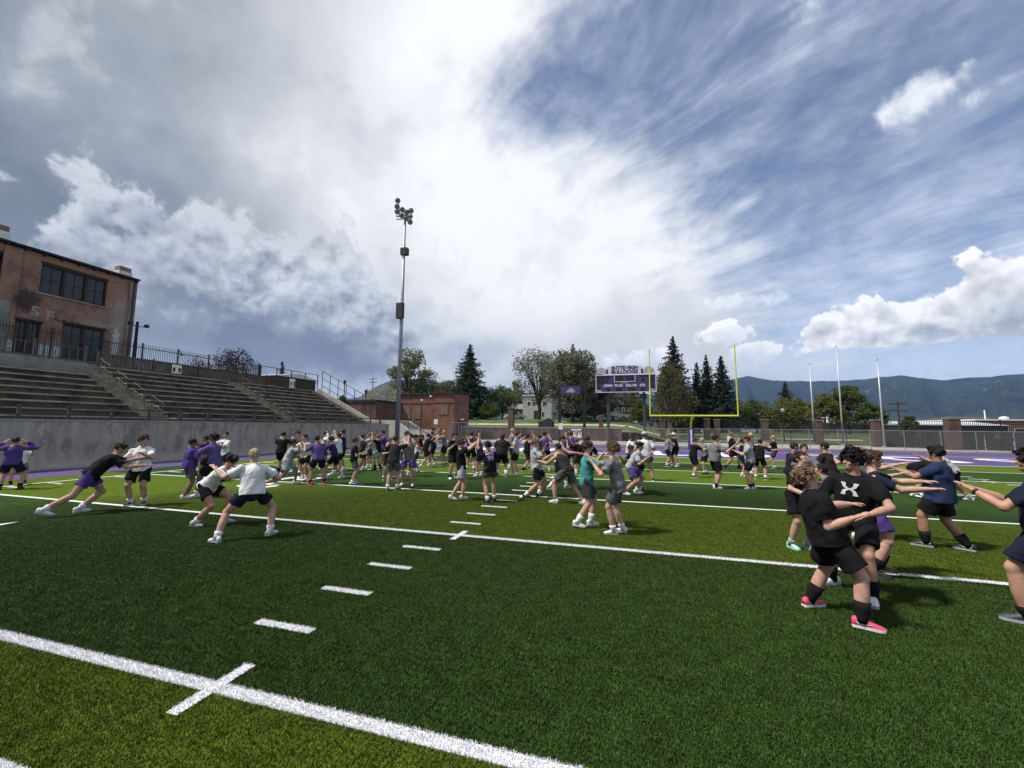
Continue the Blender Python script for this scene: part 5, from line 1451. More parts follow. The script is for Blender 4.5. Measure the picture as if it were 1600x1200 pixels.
    yl = yawL if yawL is not None else -12; yr = yawR if yawR is not None else 12
    kL, aLk = ik(hipL, fl, *legs, ydir(yl)+np.array([0, 0, .05])); kR, aRk = ik(hipR, fr, *legs, ydir(yr)+np.array([0, 0, .05]))
    hb, hh = (.011, .0055) if near == 2 else ((.016, .009) if near == 1 else (.022, .014))
    allp = np.array([pelv, neck, shL, shR, eL, eR, wL, wR, hipL, hipR, kL, kR, aLk, aRk, hc])
    tw = w*slim
    # ---- body
    B = Field(allp.min(0)-.16, allp.max(0)+.16, hb)
    B.cone(pelv, chest, .118*tw, .128*tw, .04, (tf, 1.5)); B.cone(chest, neck-t*.06, .128*tw, .10, .04, (tf, 1.55))
    B.cone(shL, shR, .044, .044, .03); B.cone(neck-t*.03, neck+nv*.11, .058, .054*(.6+.4*w), .03)
    for sh in (shL, shR): B.cone(neck+nv*.035, sh+(neck-sh)*.25, .030, .032, .03)
    aw = .55+.45*w
    for sh, e, wr in ((shL, eL, wL), (shR, eR, wR)):
        B.cone(sh, e, .049*aw, .040*aw, .02, bulge=.005*w); B.cone(e, wr, .040*aw, .0265*(.6+.4*w), .015, bulge=.007*w)
    lw = .54+.5*w
    for hp, k_, a_ in ((hipL, kL, aLk), (hipR, kR, aRk)):
        B.cone(hp, k_, .084*lw, .054*lw, .03, bulge=.006*w); B.cone(k_, a_, .052*lw, .036*(.7+.3*w), .02, bulge=.013*lw)
        sd = unit(a_-k_); bk = -fw-sd*(-fw@sd)
        B.cone(k_+(a_-k_)*.18+bk*.02, k_+(a_-k_)*.5+bk*.018, .038*lw, .034*lw, .03)
    hands = []
    for wr, e, sg in ((wL, eL, -1), (wR, eR, 1)):
        d = unit(wr-e); nrm = unit(np.cross(d, np.cross(up*.6-fw*.2, d))+1e-6) if abs(d[2]) < .9 else fw*-1
        side_ = unit(np.cross(d, nrm)); hand_c = wr+d*.052
        B.ell(hand_c, np.array([side_, d, nrm]), (.040, .056, max(.018, hb*1.05)), .012); hands.append((wr, d, nrm, side_, sg))
    V, Q = B.mesh(); cols = np.zeros((len(V), 4)); 
    VS, QS, CS = [V], [Q], [cols]; off = len(V)
    # fingers: five, unequal, bent
    rngf = np.random.default_rng(seed)
    nseg = 7 if near else 5
    for wr, d, nrm, side_, sg in hands:
        # thumb side is toward the body's middle when palms face down/forward
        mid = unit(np.cross(d, nrm))*(-sg)
        thumb = mid if (mid @ (tx*-sg)) > 0 else -mid
        for fi in range(5):
            if fi < 4:
                off_ = thumb*(.030-.020*fi); root_ = wr+d*.092+off_; Lf = (.068, .078, .073, .056)[fi]; dirf = unit(d+off_*(2.2+2*rngf.random())); r0 = .0088
                curl = .25+.35*rngf.random()
                pts = [root_, root_+dirf*Lf*.45, root_+dirf*Lf*.75-nrm*Lf*curl*.25, root_+dirf*Lf*.95-nrm*Lf*curl*.6]
            else:
                root_ = wr+d*.035+thumb*.028; dirf = unit(d*.75+thumb*.75-nrm*.25); r0 = .0105
                pts = [root_, root_+dirf*.030, root_+dirf*.052+d*.006, root_+dirf*.066+d*.016]
            g = MB(); g.tube(pts, [r0*1.1, r0, r0*.92, r0*.55], nseg, cap=False)
            fv = np.array(g.v); fq = np.array(g.f); VS.append(fv); QS.append(fq+off); CS.append(np.zeros((len(fv), 4))); off += len(fv)
    # head
    Hd = Field(hc-.17, hc+.17, hh)
    def hp3(x, y, z): return hc+hx_*x+hf*y+hu*z
    Hd.ell(hp3(0, -.012, .022), HR, (.074, .094, .092), .01)
    Hd.ell(hp3(0, .028, -.045), HR, (.056, .060, .070), .035)
    Hd.ell(hp3(0, .058, -.082), HR, (.030, .026, .026), .03)
    Hd.cone(hp3(0, .078, .020), hp3(0, .104, -.024), .010, .0145, .014)
    for sg in (-1, 1):
        Hd.ell(hp3(sg*.077, -.004, -.012), HR, (.012, .022, .032), .008)
        Hd.ell(hp3(sg*.040, .062, -.028), HR, (.024, .020, .020), .02)
        Hd.ell(hp3(sg*.033, .103, .012), HR, (.018, .018, .011), 0, sub=True)
    Hd.ell(hp3(0, .078, .036), HR, (.052, .018, .012), .015)
    Hd.cone(hp3(-.016, .078, -.054), hp3(.016, .078, -.054), .009, .009, .008)
    Hd.cone(hp3(0, -.02, -.06), neck+nv*.02, .050, .054, .03)
    V, Q = Hd.mesh(); L3 = (V-hc)@HR.T; cols = np.zeros((len(V), 4))
    hcol = np.array(CC[hair[1]])
    def paint(mask, c, a=1.0): cols[mask, :3] = c; cols[mask, 3] = a
    fr_ = L3[:, 1] > .045
    if near:
        ax_ = np.abs(L3[:, 0])
        paint(fr_ & (np.abs(L3[:, 2]-.033) < .0075) & (ax_ > .014) & (ax_ < .052), np.minimum(hcol*1.2, .06), .9)
        e_ = ((ax_-.033)/.0150)**2+((L3[:, 2]-.011)/.0075)**2
        paint(fr_ & (e_ < 1.0), (.035, .024, .02), .9)
        paint(fr_ & (ax_ > .038) & (ax_ < .046) & (np.abs(L3[:, 2]-.011) < .0045), (.5, .47, .45), .8)
        m_ = (L3[:, 0]/(.030 if smile else .022))**2+((L3[:, 2]+.054-(.010*(ax_/.03)**2 if smile else 0))/(.0095 if smile else .006))**2
        paint(fr_ & (m_ < 1.0), (.62, .57, .53) if smile else (.22, .075, .065), .9 if smile else .7)
    else:
        ax_ = np.abs(L3[:, 0]); paint(fr_ & (ax_ < .05) & (ax_ > .015) & (np.abs(L3[:, 2]-.018) < .016), (.07, .04, .03), .7)
        paint(fr_ & (ax_ < .024) & (np.abs(L3[:, 2]+.054) < .009), (.20, .08, .07), .5)
    V = hc+(V-hc)*.945; VS.append(V); QS.append(Q+off); CS.append(cols); off += len(V)
    me = np_mesh('person', np.concatenate(VS)*s, np.concatenate(QS), SKIN[skin], np.concatenate(CS))
    body = bpy.data.objects.new('person', me); COL.objects.link(body); body.location = base; body.rotation_euler[2] = yaw
    tag(body, label, 'person', group)
    # ---- shirt
    rs = np.array([neck, pelv, shL, shR, eL, eR, wL, wR])
    rs2 = np.array([neck, pelv, shL, shR, eL, eR, kL, kR, hipL, hipR]+([wL, wR] if long else []))
    Fs = Field(rs2.min(0)-.15, rs2.max(0)+.15, hb)
    bot = pelv-t*shirt_len
    Fs.cone(bot-t*.06, chest, .182*tw, .168*tw, .03, (tf, 1.36)); Fs.cone(hipL+t*.05, hipR+t*.05, .088*tw, .088*tw, .04); Fs.cone(chest, neck-t*.09, .168*tw, .120, .04, (tf, 1.5))
    for sh in (shL, shR): Fs.cone(neck-t*.005, sh, .052 if not tank else .042, .054 if not tank else .042, .03, cut=None if not tank else .7)
    if w > 1.15: Fs.ell(pelv+t*.10+tf*.03, np.array([tx, tf, t]), (.165*tw, .135*tw, .17), .05)
    if not tank:
        Fs.cone(shL, shR, .056, .056, .03)
        for sh, e, wr in ((shL, eL, wL), (shR, eR, wR)):
            Fs.cone(sh, e, .060*aw+.006, .064*aw+.013, .025, cut=1.0 if long else .74)
            if long: Fs.cone(e, wr, .060*aw, .044*aw, .02, cut=.96)
    else:
        pass
    Fs.wrinkle(.020, 24, seed)
    if near: Fs.wrinkle(.006, 46, seed+11)
    Fs.plane(bot, -t)
    # ---- shorts
    Ft = Field(rs2.min(0)-.15, rs2.max(0)+.15, hb)
    Ft.cone(hipL, hipR, .084*tw, .084*tw, .03); Ft.cone(pelv-t*.02, pelv+t*.05, .128*tw, .118*tw, .03, (tf, 1.38), cut=1.0)
    bkv = -tf*.035
    for hp, k_ in ((hipL, kL), (hipR, kR)):
        o_ = unit(np.array([hp[0]-pelv[0], hp[1]-pelv[1], 0]))*.012
        Ft.cone(hp, k_+o_, .092*lw+.003, .080*lw+.032, .025, cut=hem); Ft.ell(hp+bkv, np.eye(3), (.076*lw, .078*lw, .085), .04)
    Ft.wrinkle(.016, 26, seed+7)
    over_ = Ft.F-.008; X_, Y_, Z_ = Ft.ax[0][:, None, None], Ft.ax[1][None, :, None], Ft.ax[2][None, None, :]
    hemd = -((X_-bot[0])*t[0]+(Y_-bot[1])*t[1]+(Z_-bot[2])*t[2])
    near_p = np.sqrt((X_-pelv[0])**2+(Y_-pelv[1])**2+(Z_-pelv[2])**2)-.185*tw
    Fs.F = np.minimum(Fs.F, np.maximum(np.maximum(over_, hemd), near_p).astype(np.float32))
    V, Q = Fs.mesh(); sh_o = link_part('shirt', np_mesh('shirt', V*s, Q, cloth(shirt)), None, body)
    V, Q = Ft.mesh(); st_o = link_part('shorts', np_mesh('shorts', V*s, Q, cloth(shorts)), None, body)
    # ---- hair or cap
    style, hc_ = hair
    if style != 'bald':
        Hf = Field(hc-.20, hc+.20, hh*1.0 if near else hh*1.15)
        gr = dict(short=.012, crop=.006, mop=.021, curly=.033, long=.030)[style]
        Hf.ell(hp3(0, -.016, .028), HR, (.078+gr, .097+gr, .094+gr*1.05), .01)
        if style in ('mop', 'curly'): Hf.ell(hp3(0, .035, .078), HR, (.070+gr*.5, .055+gr*.4, .038), .03)
        if style == 'long': Hf.ell(hp3(0, -.06, -.06), HR, (.085, .05, .10), .03)
        Hf.wrinkle(dict(short=.010, crop=.005, mop=.022, curly=.045, long=.02)[style], dict(short=60, crop=60, mop=55, curly=105, long=60)[style], seed)
        if near: Hf.wrinkle(dict(short=.010, crop=.004, mop=.014, curly=.02, long=.012)[style], dict(short=150, crop=150, mop=140, curly=210, long=140)[style], seed+3)
        top = dict(short=.064, crop=.070, mop=.050, curly=.052, long=.058)[style]
        Hf.ell(hp3(0, .105, top-.095), HR, (.074, .098, .095), 0, sub=True)
        for sg in (-1, 1): Hf.ell(hp3(sg*.09, .012, -.065), HR, (.05, .06, .062), 0, sub=True)
        low = hp3(0, 0, -.065 if style in ('short', 'crop', 'mop', 'curly') else -.15); nn = -hu*.9-hf*.25 if style != 'long' else -hu; Hf.plane(low, unit(nn))
        V, Q = Hf.mesh(); V = hc+(V-hc)*.95; link_part('hair', np_mesh('hair', V*s, Q, cloth(hc_, 'hair')), None, body)
    if cap:
        Cf = Field(hc-.24, hc+.24, hh); Cf.ell(hp3(0, -.012, .032), HR, (.095, .112, .105), .01); Cf.plane(hp3(0, 0, .030), -hu)
        Cf.ell(hp3(0, .12, .036), HR, (.075, .085, .012 if near else .018), .012)
        V, Q = Cf.mesh(); V = hc+(V-hc)*.95; link_part('cap', np_mesh('cap', V*s, Q, cloth(cap)), None, body)
    # ---- socks and shoes
    for k_, a_, y0, lift in ((kL, aLk, yl, liftL), (kR, aRk, yr, liftR)):
        z_ = unit(k_-a_); y_ = ydir(y0); x_ = unit(np.cross(y_, z_)); yy = np.cross(z_, x_)
        sc = s*(.62+.50*w)*1.02
        m4 = frame4(x_*sc, yy*sc, z_*s, a_*s); x_c, y_c, z_c = x_*sc, yy*sc, z_*s
        if sock: link_part('sock', sock_mesh(sock[1]), cloth(sock[0]), body, m4)
        fwd = ydir(y0); pitch = min(1.1, lift*4.2); f_ = fwd*cos(pitch)-up*sin(pitch); u_ = fwd*sin(pitch)+up*cos(pitch); x_ = np.cross(f_, u_)
        org = a_-u_*.075 if lift else np.array([a_[0], a_[1], 0.0])
        m4 = frame4(x_*s*(.74+.24*w), f_*s*(.76+.20*w), u_*s*(.96+.12*w), (org+up*.004)*s)
        so = link_part('shoe', SHOE, cloth(shoe, 'shoe'), body, m4)
        link_part('sole', SOLE, cloth(sole or {'white': 'lgrey', 'black': 'dgrey'}.get(shoe, shoe), 'shoe'), so)
        if collar: link_part('shoe_collar', sock_mesh(.045), cloth(collar), body, frame4(x_c*1.10, y_c*1.16, z_c*1.0, a_*s))
        if swoosh: link_part('side_mark', SWOOSH, cloth(swoosh, 'shoe'), so)
    body['_frames'] = 0; del body['_frames']
    info = dict(body=body, shirt=sh_o, shorts=st_o, s=s, tf=tf, t=t, tx=tx, chest=chest, pelv=pelv, neck=neck, wL=wL, wR=wR, eL=eL, eR=eR)
    LAST[0] = info
    return info
LAST = [None]
def decal(info, what, mt, h=.0, front=True, size=.2, on='shirt', up_off=.0, side_off=.0, sx=1.0, name='shirt_print', bold=.0):
    """flat print laid onto the cloth: text or polygons (in units of size), pressed onto the surface by ray casts"""
    s = info['s']; ob = info[on]; t, tx, tf = info['t'], info['tx'], info['tf']; d = tf if front else -tf; x = tx if not front else -tx
    c = info['chest']+t*up_off+x*side_off
    if isinstance(what, str):
        o = text_mesh(name, what, size, mt, bold=bold, sx=sx); me = o.data; bpy.data.objects.remove(o)
    else:
        g = MB()
        for pl in what: g.add([(a*size, b*size, 0) for a, b in pl], [tuple(range(len(pl)))])
        me = bpy.data.meshes.new(name); me.from_pydata(g.v, [], g.f); me.materials.append(mt)
    bm = bmesh.new(); bm.from_mesh(me); bmesh.ops.triangulate(bm, faces=bm.faces[:])
    for _ in range(2):
        lg = [e for e in bm.edges if e.calc_length() > .03]
        if lg: bmesh.ops.subdivide_edges(bm, edges=lg, cuts=1, use_grid_fill=False); bmesh.ops.triangulate(bm, faces=bm.faces[:])
    from mathutils.bvhtree import BVHTree
    bv = BVHTree.FromPolygons([q.co[:] for q in ob.data.vertices], [list(p.vertices) for p in ob.data.polygons])
    dv = Vector(d); pts_ = []
    for q in bm.verts:
        p = Vector(c)+Vector(x)*q.co.x+Vector(t)*q.co.y
        hit = bv.ray_cast(p*s+dv*.6, -dv); pts_.append((q, p*s, (hit[0]-p*s).dot(dv) if hit[0] is not None else None))
    good = [h_ for _, _, h_ in pts_ if h_ is not None]; top_ = max(good) if good else .12
    for q, p, h_ in pts_: q.co = p+dv*(.45*(h_ if h_ is not None else top_)+.55*top_+.004)      # print bridges the small folds
    bm.to_mesh(me); bm.free()
    o = bpy.data.objects.new(name, me); COL.objects.link(o); o.parent = ob
    return o

# ---------------------------------------------------------------- the players
# (u, v) photo point on the turf between the feet; face: 0 away from the camera, 90 to its right, 180 toward it, -90 to its left
BS = ('black', .18); WS = ('white', .10); WT = ('white', .16); BT = ('black', .09)
def crowd():
    p = person
    # --- at the left end
    p(14, 765, 10, 'high', vt=682, shirt='purple', shorts='navy', shoe='maroon', sock=BT, hair=('short', 'brown'), long=True, near=1, aL=(20, 48, .46), aR=(20, 48, .46), squat=.10, fL=(-.2, .05), fR=(.22, -.05),
      label='person in purple long sleeves with both hands up beside the head')
    p(27, 757, 185, 'brace', vt=690, shirt='white', shorts='grey', shoe='black', sock=BT, hair=('short', 'dblond'), label='person in white facing the one with purple long sleeves')
    p(116, 803, 88, 'push', vt=692, near=2, shirt='black', shorts='purple', shoe='white', sock=WS, hair=('mop', 'brown'), skin=1, lean=44, squat=.03, fL=(-.10, .06), fR=(.12, -.42), liftR=.07, pel=(0, .16), aL=(4, -2, .95), aR=(8, -18, .92), head=(8, 8), hem=.58,
      label='person in black shirt and purple shorts leaning hard into the one in white')
    p(215, 789, -155, 'brace', vt=680, near=2, shirt='white', shorts='black', shoe='black', sole='white', sock=WS, hair=('mop', 'brown'), lean=-6, side=4, head=(-60, 0), aL=(5, -10, .80), aR=(-5, -22, .72), fL=(-.11, -.04), fR=(.12, .04),
      label='person in white shirt and black shorts being pushed, head turned away')
    p(291, 778, 72, 'hands', vt=685, near=2, w=1.12, shirt='purple', shorts='sgrey', shoe='white', sock=None, hair=('short', 'hblack'), skin=3, smile=True, aL=(5, -5, .72), aR=(5, -22, .66), lean=4, fL=(-.13, .06), fR=(.12, -.10),
      label='smiling person in deep purple shirt and grey shorts')
    p(331, 776, -55, 'hands', vt=677, near=2, shirt='violet', shorts='black', shoe='white', sock=WS, hair=('mop', 'hblack'), skin=3, aL=(0, -4, .80), aR=(10, -14, .72), lean=8, fL=(-.12, .30), fR=(.12, -.22), head=(-10, -10),
      label='black haired person in faded purple shirt reaching for the smiling one')
    p(322, 752, -80, 'hands', vt=680, near=1, shirt='darkpurple', shorts='black', hair=('short', 'hblack'), skin=3, label='person in dark purple shirt half hidden behind the faded purple one')
    x = p(347, 748, -130, 'bent', vt=674, near=1, shirt='white', shorts='black', hair=('short', 'brown'), head=(-35, -4), aL=(-10, -8, .7), aR=(40, 5, .85), label='person in white shirt with dark chest print standing against the wall')
    decal(x, 'W', M_black, size=.11, up_off=.06, bold=.006)
    x = p(326, 820, 122, 'crouch', near=2, H=1.76, shirt='white', shorts='black', shoe='lgrey', sole='grey', sock=WS, hair=('mop', 'dark'), skin=1, smile=True, lean=46, squat=.14, fL=(-.14, .22), fR=(.16, -.16), aL=(-2, 16, .80), aR=(0, 4, .86), head=(0, 18), pel=(0, -.10), hem=.58,
          label='crouching person in white shirt with dark chest emblem')
    decal(x, [[(-.5, 0), (-.35, .35), (0, .5), (.35, .35), (.5, 0), (.35, -.35), (0, -.5), (-.35, -.35)]], cloth('navy'), size=.17, up_off=.02, name='chest_emblem')
    decal(x, 'W', M_white, size=.11, up_off=.02, bold=.008)
    p(384, 842, -14, 'wide', near=2, H=1.72, w=1.08, shirt='white', shorts='navy', shoe='white', sock=WS, hair=('short', 'yblond'), skin=0, lean=16, squat=.06, fL=(-.42, .04), fR=(.36, -.06), aL=(45, 0, .82), aR=(28, -52, .62), pel=(.05, 0), side=3, yawL=-22, yawR=55, hem=.56,
      elbR=(.9, -.5, -.3), label='blond person in white shirt and black shorts, wide stance, back turned')
    # --- group by the painted 20
    p(437, 742, 35, 'hands', vt=674, near=1, shirt='black', shorts='black', sock=BS, hair=('short', 'dark'), label='person all in black at the wall side of the painted 20')
    p(446, 757, 88, 'push', vt=686, near=1, shirt='lgrey', shorts='bluegrey', shoe='white', sock=None, hair=('short', 'hblack'), skin=3, lean=20, fL=(-.1, .30), fR=(.12, -.36), aL=(4, 12, .95), aR=(4, 6, .95), hem=.72, label='lunging person in pale grey shirt and bluish shorts')
    p(462, 738, -165, 'hands', vt=673, near=0, shirt='purple', shorts='grey', hair=('mop', 'brown'), label='person in purple shirt and grey shorts behind the lunging one')
    p(476, 749, -140, 'hands', vt=678, near=1, shirt='cream', shorts='black', hair=('short', 'dark'), aL=(-10, 12, .7), aR=(0, 10, .7), label='person in cream shirt being held at the arms')
    p(496, 757, -30, 'hands', vt=680, near=1, w=1.08, shirt='violet', shorts='black', shoe='pink', sock=BT, hair=('short', 'dark'), fL=(-.20, .08), fR=(.24, -.04), aL=(15, 10, .75), aR=(-5, 2, .6), label='person in purple shirt wearing pink shoes with the back turned')
    p(522, 748, -75, 'push', vt=682, near=1, shirt='darkpurple', shorts='black', shoe='white', sock=WS, hair=('mop', 'hblack'), lean=14, aL=(5, 30, .8), aR=(5, 25, .8), label='person in dark purple jersey leaning behind the pink shoes')
    p(527, 741, -60, 'high', vt=676, shirt='white', shorts='black', hair=('short', 'dark'), long=True, label='person in white long sleeves behind the dark purple jersey')
    p(534, 736, -85, 'high', vt=671, near=0, shirt='darkpurple', shorts='black', shoe='white', hair=('short', 'dark'), aL=(5, 45, .75), aR=(5, 50, .7), label='person in navy purple shirt with hands raised near the wall')
    p(504, 734, 85, 'high', vt=673, shirt='white', shorts='dgrey', hair=('short', 'dark'), label='person in white with hands raised toward the navy purple shirt')
    p(551, 757, 82, 'bent', vt=684, near=1, shirt='black', shorts='sgrey', shoe='white', sole='black', sock=WS, hair=('short', 'dark'), aL=(-10, -38, .62), aR=(-5, -40, .62), head=(10, 0), label='slim person in black shirt and grey shorts standing alone, hands together')
    p(564, 735, 88, 'hands', vt=678, near=0, shirt='olive', shorts='black', hair=('short', 'dark'), aL=(5, 8, .8), aR=(5, -5, .6), skin=2, label='person in dark olive shirt facing the pale one')
    p(578, 731, -85, 'high', vt=676, shirt='lgrey', shorts='dgrey', hair=('short', 'dblond'), aL=(5, 15, .85), aR=(5, 30, .8), skin=0, label='person in pale shirt reaching out to the dark olive shirt')
    p(590, 734, -70, 'high', vt=678, shirt='black', shorts='lgrey', sock=BS, shoe='black', hair=('short', 'dblond'), aL=(10, 50, .85), aR=(10, 10, .7), label='person in black shirt and pale shorts with one arm raised')
    p(600, 731, -95, 'hands', vt=672, shirt='purple', shorts='black', hair=('short', 'hblack'), label='person in purple shirt behind the raised arm')
    p(607, 750, 160, 'hands', vt=683, near=1, shirt='black', shorts='black', shoe='black', sole='white', sock=WS, hair=('mop', 'dblond'), skin=0, aL=(-10, -30, .6), aR=(-10, -35, .6), head=(0, -12), label='fair person in black printed shirt looking down')
    decal(LAST[0], [[(-.5, -.5), (.5, -.5), (.4, .1), (.1, .5), (-.4, .3)]], M_mark, size=.10, up_off=.02)
    p(613, 766, 25, 'high', vt=680, near=1, shirt='charcoal', shorts='sgrey', shoe='grey', sock=WS, hair=('short', 'brown'), skin=0, fL=(-.12, -.10), fR=(.12, .06), aL=(20, 12, .85), aR=(20, 28, .95), lean=8, label='person in charcoal shirt and grey shorts reaching up, back turned')
    p(637, 759, -170, 'hands', vt=677, near=1, tank=True, shirt='grey', shorts='purple', shoe='white', sock=None, hair=('mop', 'brown'), fL=(-.15, .02), fR=(.18, -.05), aL=(20, 20, .7), aR=(15, 25, .75), hem=.75, label='person in grey sleeveless shirt and long purple shorts')
    p(631, 744, 120, 'hands', vt=673, shirt='lgrey', shorts='black', hair=('short', 'brown'), label='person in pale grey behind the charcoal shirt')
    p(651, 738, -100, 'hands', vt=679, shirt='white', shorts='dgrey', cap='black', hair=('short', 'brown'), label='person in white shirt and dark cap behind the purple shorts')
    p(664, 730, 70, 'push', vt=677, near=0, shirt='black', shorts='black', shoe='white', hair=('short', 'hblack'), aL=(10, 10, .8), aR=(10, 10, .8), lean=12, label='person in black leaning into a partner in a dark jersey')
    p(677, 727, -90, 'hands', vt=674, shirt='brownblack', shorts='black', hair=('short', 'dark'), skin=2, aL=(10, 30, .7), aR=(10, 25, .7), label='person in dark jersey with forearms up')
    p(655, 713, 170, 'bent', vt=672, shirt='black', shorts='black', hair=('short', 'brown'), label='small far person in black near the stair wall')
    p(694, 727, -80, 'high', vt=672, shirt='grey', shorts='black', shoe='black', sole='white', hair=('short', 'blond'), aL=(10, 12, .9), aR=(10, 45, .8), label='person in grey shirt with an arm across, beside the dark jersey')
    p(674, 716, 95, 'high', vt=668, shirt='black', shorts='dgrey', hair=('short', 'dark'), label='far person in black with arms up behind the dark jersey')
    # --- around the hash mark
    p(708, 748, 150, 'hands', vt=676, near=1, w=1.08, shirt='black', shorts='black', shoe='white', sock=BT, hair=('mop', 'hblack'), aL=(-15, 10, .62), aR=(-10, -20, .5), fL=(-.16, -.05), fR=(.2, .08), label='stocky black haired person in black with hands clasped')
    p(720, 781, 82, 'high', vt=687, near=2, shirt='black', shorts='lgrey', shoe='white', sock=None, hair=('mop', 'brown'), skin=0, lean=-6, fL=(-.10, .06), fR=(.12, -.28), liftR=.05, aL=(8, 28, .98), aR=(10, 34, .98), head=(10, 14), hem=.72, label='person in black shirt and pale grey shorts leaning back with arms raised')
    x = p(765, 785, -22, 'high', vt=690, near=2, shirt='black', shorts='taupe', shoe='black', sock=WS, hair=('mop', 'hblack'), skin=1, lean=10, fL=(-.10, -.10), fR=(.20, .12), aL=(5, 62, .96), aR=(8, 15, .7), side=-4, hem=.5, label='person in black number 99 shirt reaching up, back turned')
    decal(x, '99', mat('pink_purple_print', (.42, .22, .55), .8, .1), size=.19, front=False, up_off=-.02, name='shirt_number', bold=.008)
    decal(x, 'BUTTE', mat('pale_blue_print', (.35, .45, .50), .8, .1), size=.085, front=False, up_off=.115, name='shirt_name', bold=.006)
    p(735, 735, 8, 'hands', vt=675, shirt='black', shorts='black', shoe='black', sole='white', sock=WS, hair=('short', 'hblack'), label='person in black with the back turned, behind the pale grey shorts')
    p(750, 744, -85, 'high', vt=677, near=1, shirt='sgrey', shorts='navy', shoe='white', hair=('mop', 'hblack'), aL=(0, 20, .8), aR=(5, 38, .7), lean=14, label='person in grey shirt leaning in behind the number 99')
    p(784, 744, -10, 'hands', vt=677, near=1, w=1.3, shirt='brownblack', shorts='black', shoe='black', sole='white', sock=WT, hair=('long', 'ginger'), hem=.86, aL=(-5, 5, .5), aR=(-10, 5, .5), label='broad person in brown black shirt and long black shorts, back turned')
    p(798, 733, 75, 'hands', vt=668, shirt='grey', shorts='black', hair=('bald', 'greyhair'), skin=0, label='bald person in grey shirt behind the broad one')
    p(806, 743, -80, 'bent', vt=674, near=1, shirt='lgrey', shorts='black', shoe='white', sock=None, hair=('short', 'ginger'), skin=0, aL=(-5, -28, .65), aR=(5, -20, .72), hem=.74, label='person in light grey shirt and black shorts facing the broad one')
    p(823, 735, 60, 'push', vt=678, tank=True, shirt='black', shorts='black', shoe='black', sole='white', sock=BT, hair=('short', 'hblack'), aL=(5, 10, .9), aR=(5, 20, .8), lean=8, label='person in black sleeveless shirt pushing a fair headed partner')
    p(837, 777, 80, 'brace', vt=685, near=2, shirt='lgrey', shorts='black', shoe='black', sock=WS, hair=('short', 'dblond'), skin=1, aL=(-5, 20, .62), aR=(10, -8, .75), fL=(-.10, .10), fR=(.12, -.30), squat=.09, head=(20, 0), label='fair person in light grey shirt and black shoes with a forearm up')
    p(852, 735, -5, 'hands', vt=674, tank=True, shirt='purple', shorts='black', hair=('short', 'hblack'), label='far person in purple sleeveless shirt with the back turned')
    p(845, 738, -90, 'high', vt=679, shirt='sgrey', shorts='black', hair=('short', 'dark'), label='person bending behind the light grey shirt and black shoes')
    p(886, 787, -50, 'push', vt=693, near=2, tank=True, shirt='charcoal', shorts='sgrey', shoe='white', sock=None, hair=('crop', 'hblack'), skin=1, lean=34, fL=(-.20, .22), fR=(.22, -.34), aL=(10, -16, .9), aR=(25, 20, .7), pel=(0, -.02), hem=.72, label='person in charcoal sleeveless shirt and grey shorts lunging, back turned')
    p(872, 764, 85, 'push', vt=680, near=1, tank=True, shirt='white', shorts='black', shoe='lgrey', sock=WT, hair=('short', 'brown'), skin=0, smile=True, lean=10, aL=(0, -10, .97), aR=(0, -16, .97), label='smiling person in white sleeveless shirt with arms stretched out')
    p(894, 740, -20, 'high', vt=674, shirt='purple', shorts='black', shoe='white', hair=('short', 'dark'), skin=0, aL=(-10, 30, .7), aR=(-10, 34, .7), label='person in purple shirt with crossed forearms by the TNT banner')
    p(886, 737, 70, 'high', vt=673, shirt='darkpurple', shorts='black', hair=('short', 'hblack'), skin=2, label='person in dark purple facing the crossed forearms')
    p(903, 745, -60, 'hands', vt=684, shirt='black', shorts='dgrey', hair=('mop', 'dblond'), label='person with sandy hair behind the teal shirt')
    p(917, 764, 10, 'hands', vt=682, near=1, shirt='black', shorts='black', shoe='white', hair=('short', 'hblack'), aL=(0, 0, .6), aR=(0, 0, .6), label='person in black with the back turned beside the teal shirt')
    # --- teal and grey pair
    p(917, 823, 78, 'hands', vt=690, near=2, shirt='teal', shorts='dgrey', shoe='white', sole='white', sock=WT, hair=('mop', 'brown'), skin=0, lean=2, fL=(-.10, .10), fR=(.12, -.22), liftR=.03, aL=(6, 14, .72), aR=(4, -8, .90), head=(6, 0), hem=.74, label='person in bright teal shirt and dark grey shorts')
    p(967, 835, -82, 'hands', vt=693, near=2, shirt='grey', shorts='sgrey', shoe='white', sock=WS, hair=('curly', 'dblond'), skin=0, lean=12, fL=(-.10, .08), fR=(.12, -.06), aL=(-4, -6, .62), aR=(4, 8, .92), head=(0, -14), hem=.80, shirt_len=.14, label='curly fair person in grey shirt and grey shorts facing the teal shirt')
    p(986, 772, 100, 'crouch', vt=690, near=1, shirt='lgrey', shorts='purple', shoe='white', hair=('mop', 'hblack'), lean=30, aL=(0, -10, .7), aR=(0, -15, .7), label='person in pale grey shirt leaning over behind the curly fair one')
    p(1000, 768, -120, 'crouch', near=1, H=1.72, shirt='black', shorts='black', shoe='black', hair=('short', 'brown'), skin=1, lean=34, aL=(0, -20, .6), aR=(0, -20, .6), label='flushed person in black bending low beside the white cap')
    p(983, 736, 80, 'high', vt=680, shirt='white', shorts='black', hair=('short', 'brown'), aL=(0, 22, .8), aR=(0, 18, .8), label='far person with arms across at head height near the white cap')
    p(1010, 751, -8, 'bent', vt=674, near=1, w=1.12, shirt='white', shorts='purple', shoe='black', sole='white', sock=None, hair=('short', 'brown'), cap='white', skin=1, fL=(-.2, 0), fR=(.22, 0), aL=(15, -40, .6), aR=(18, -45, .62), hem=.56, group='people on the turf', label='person in white cap, white shirt and purple shorts standing with the back turned')
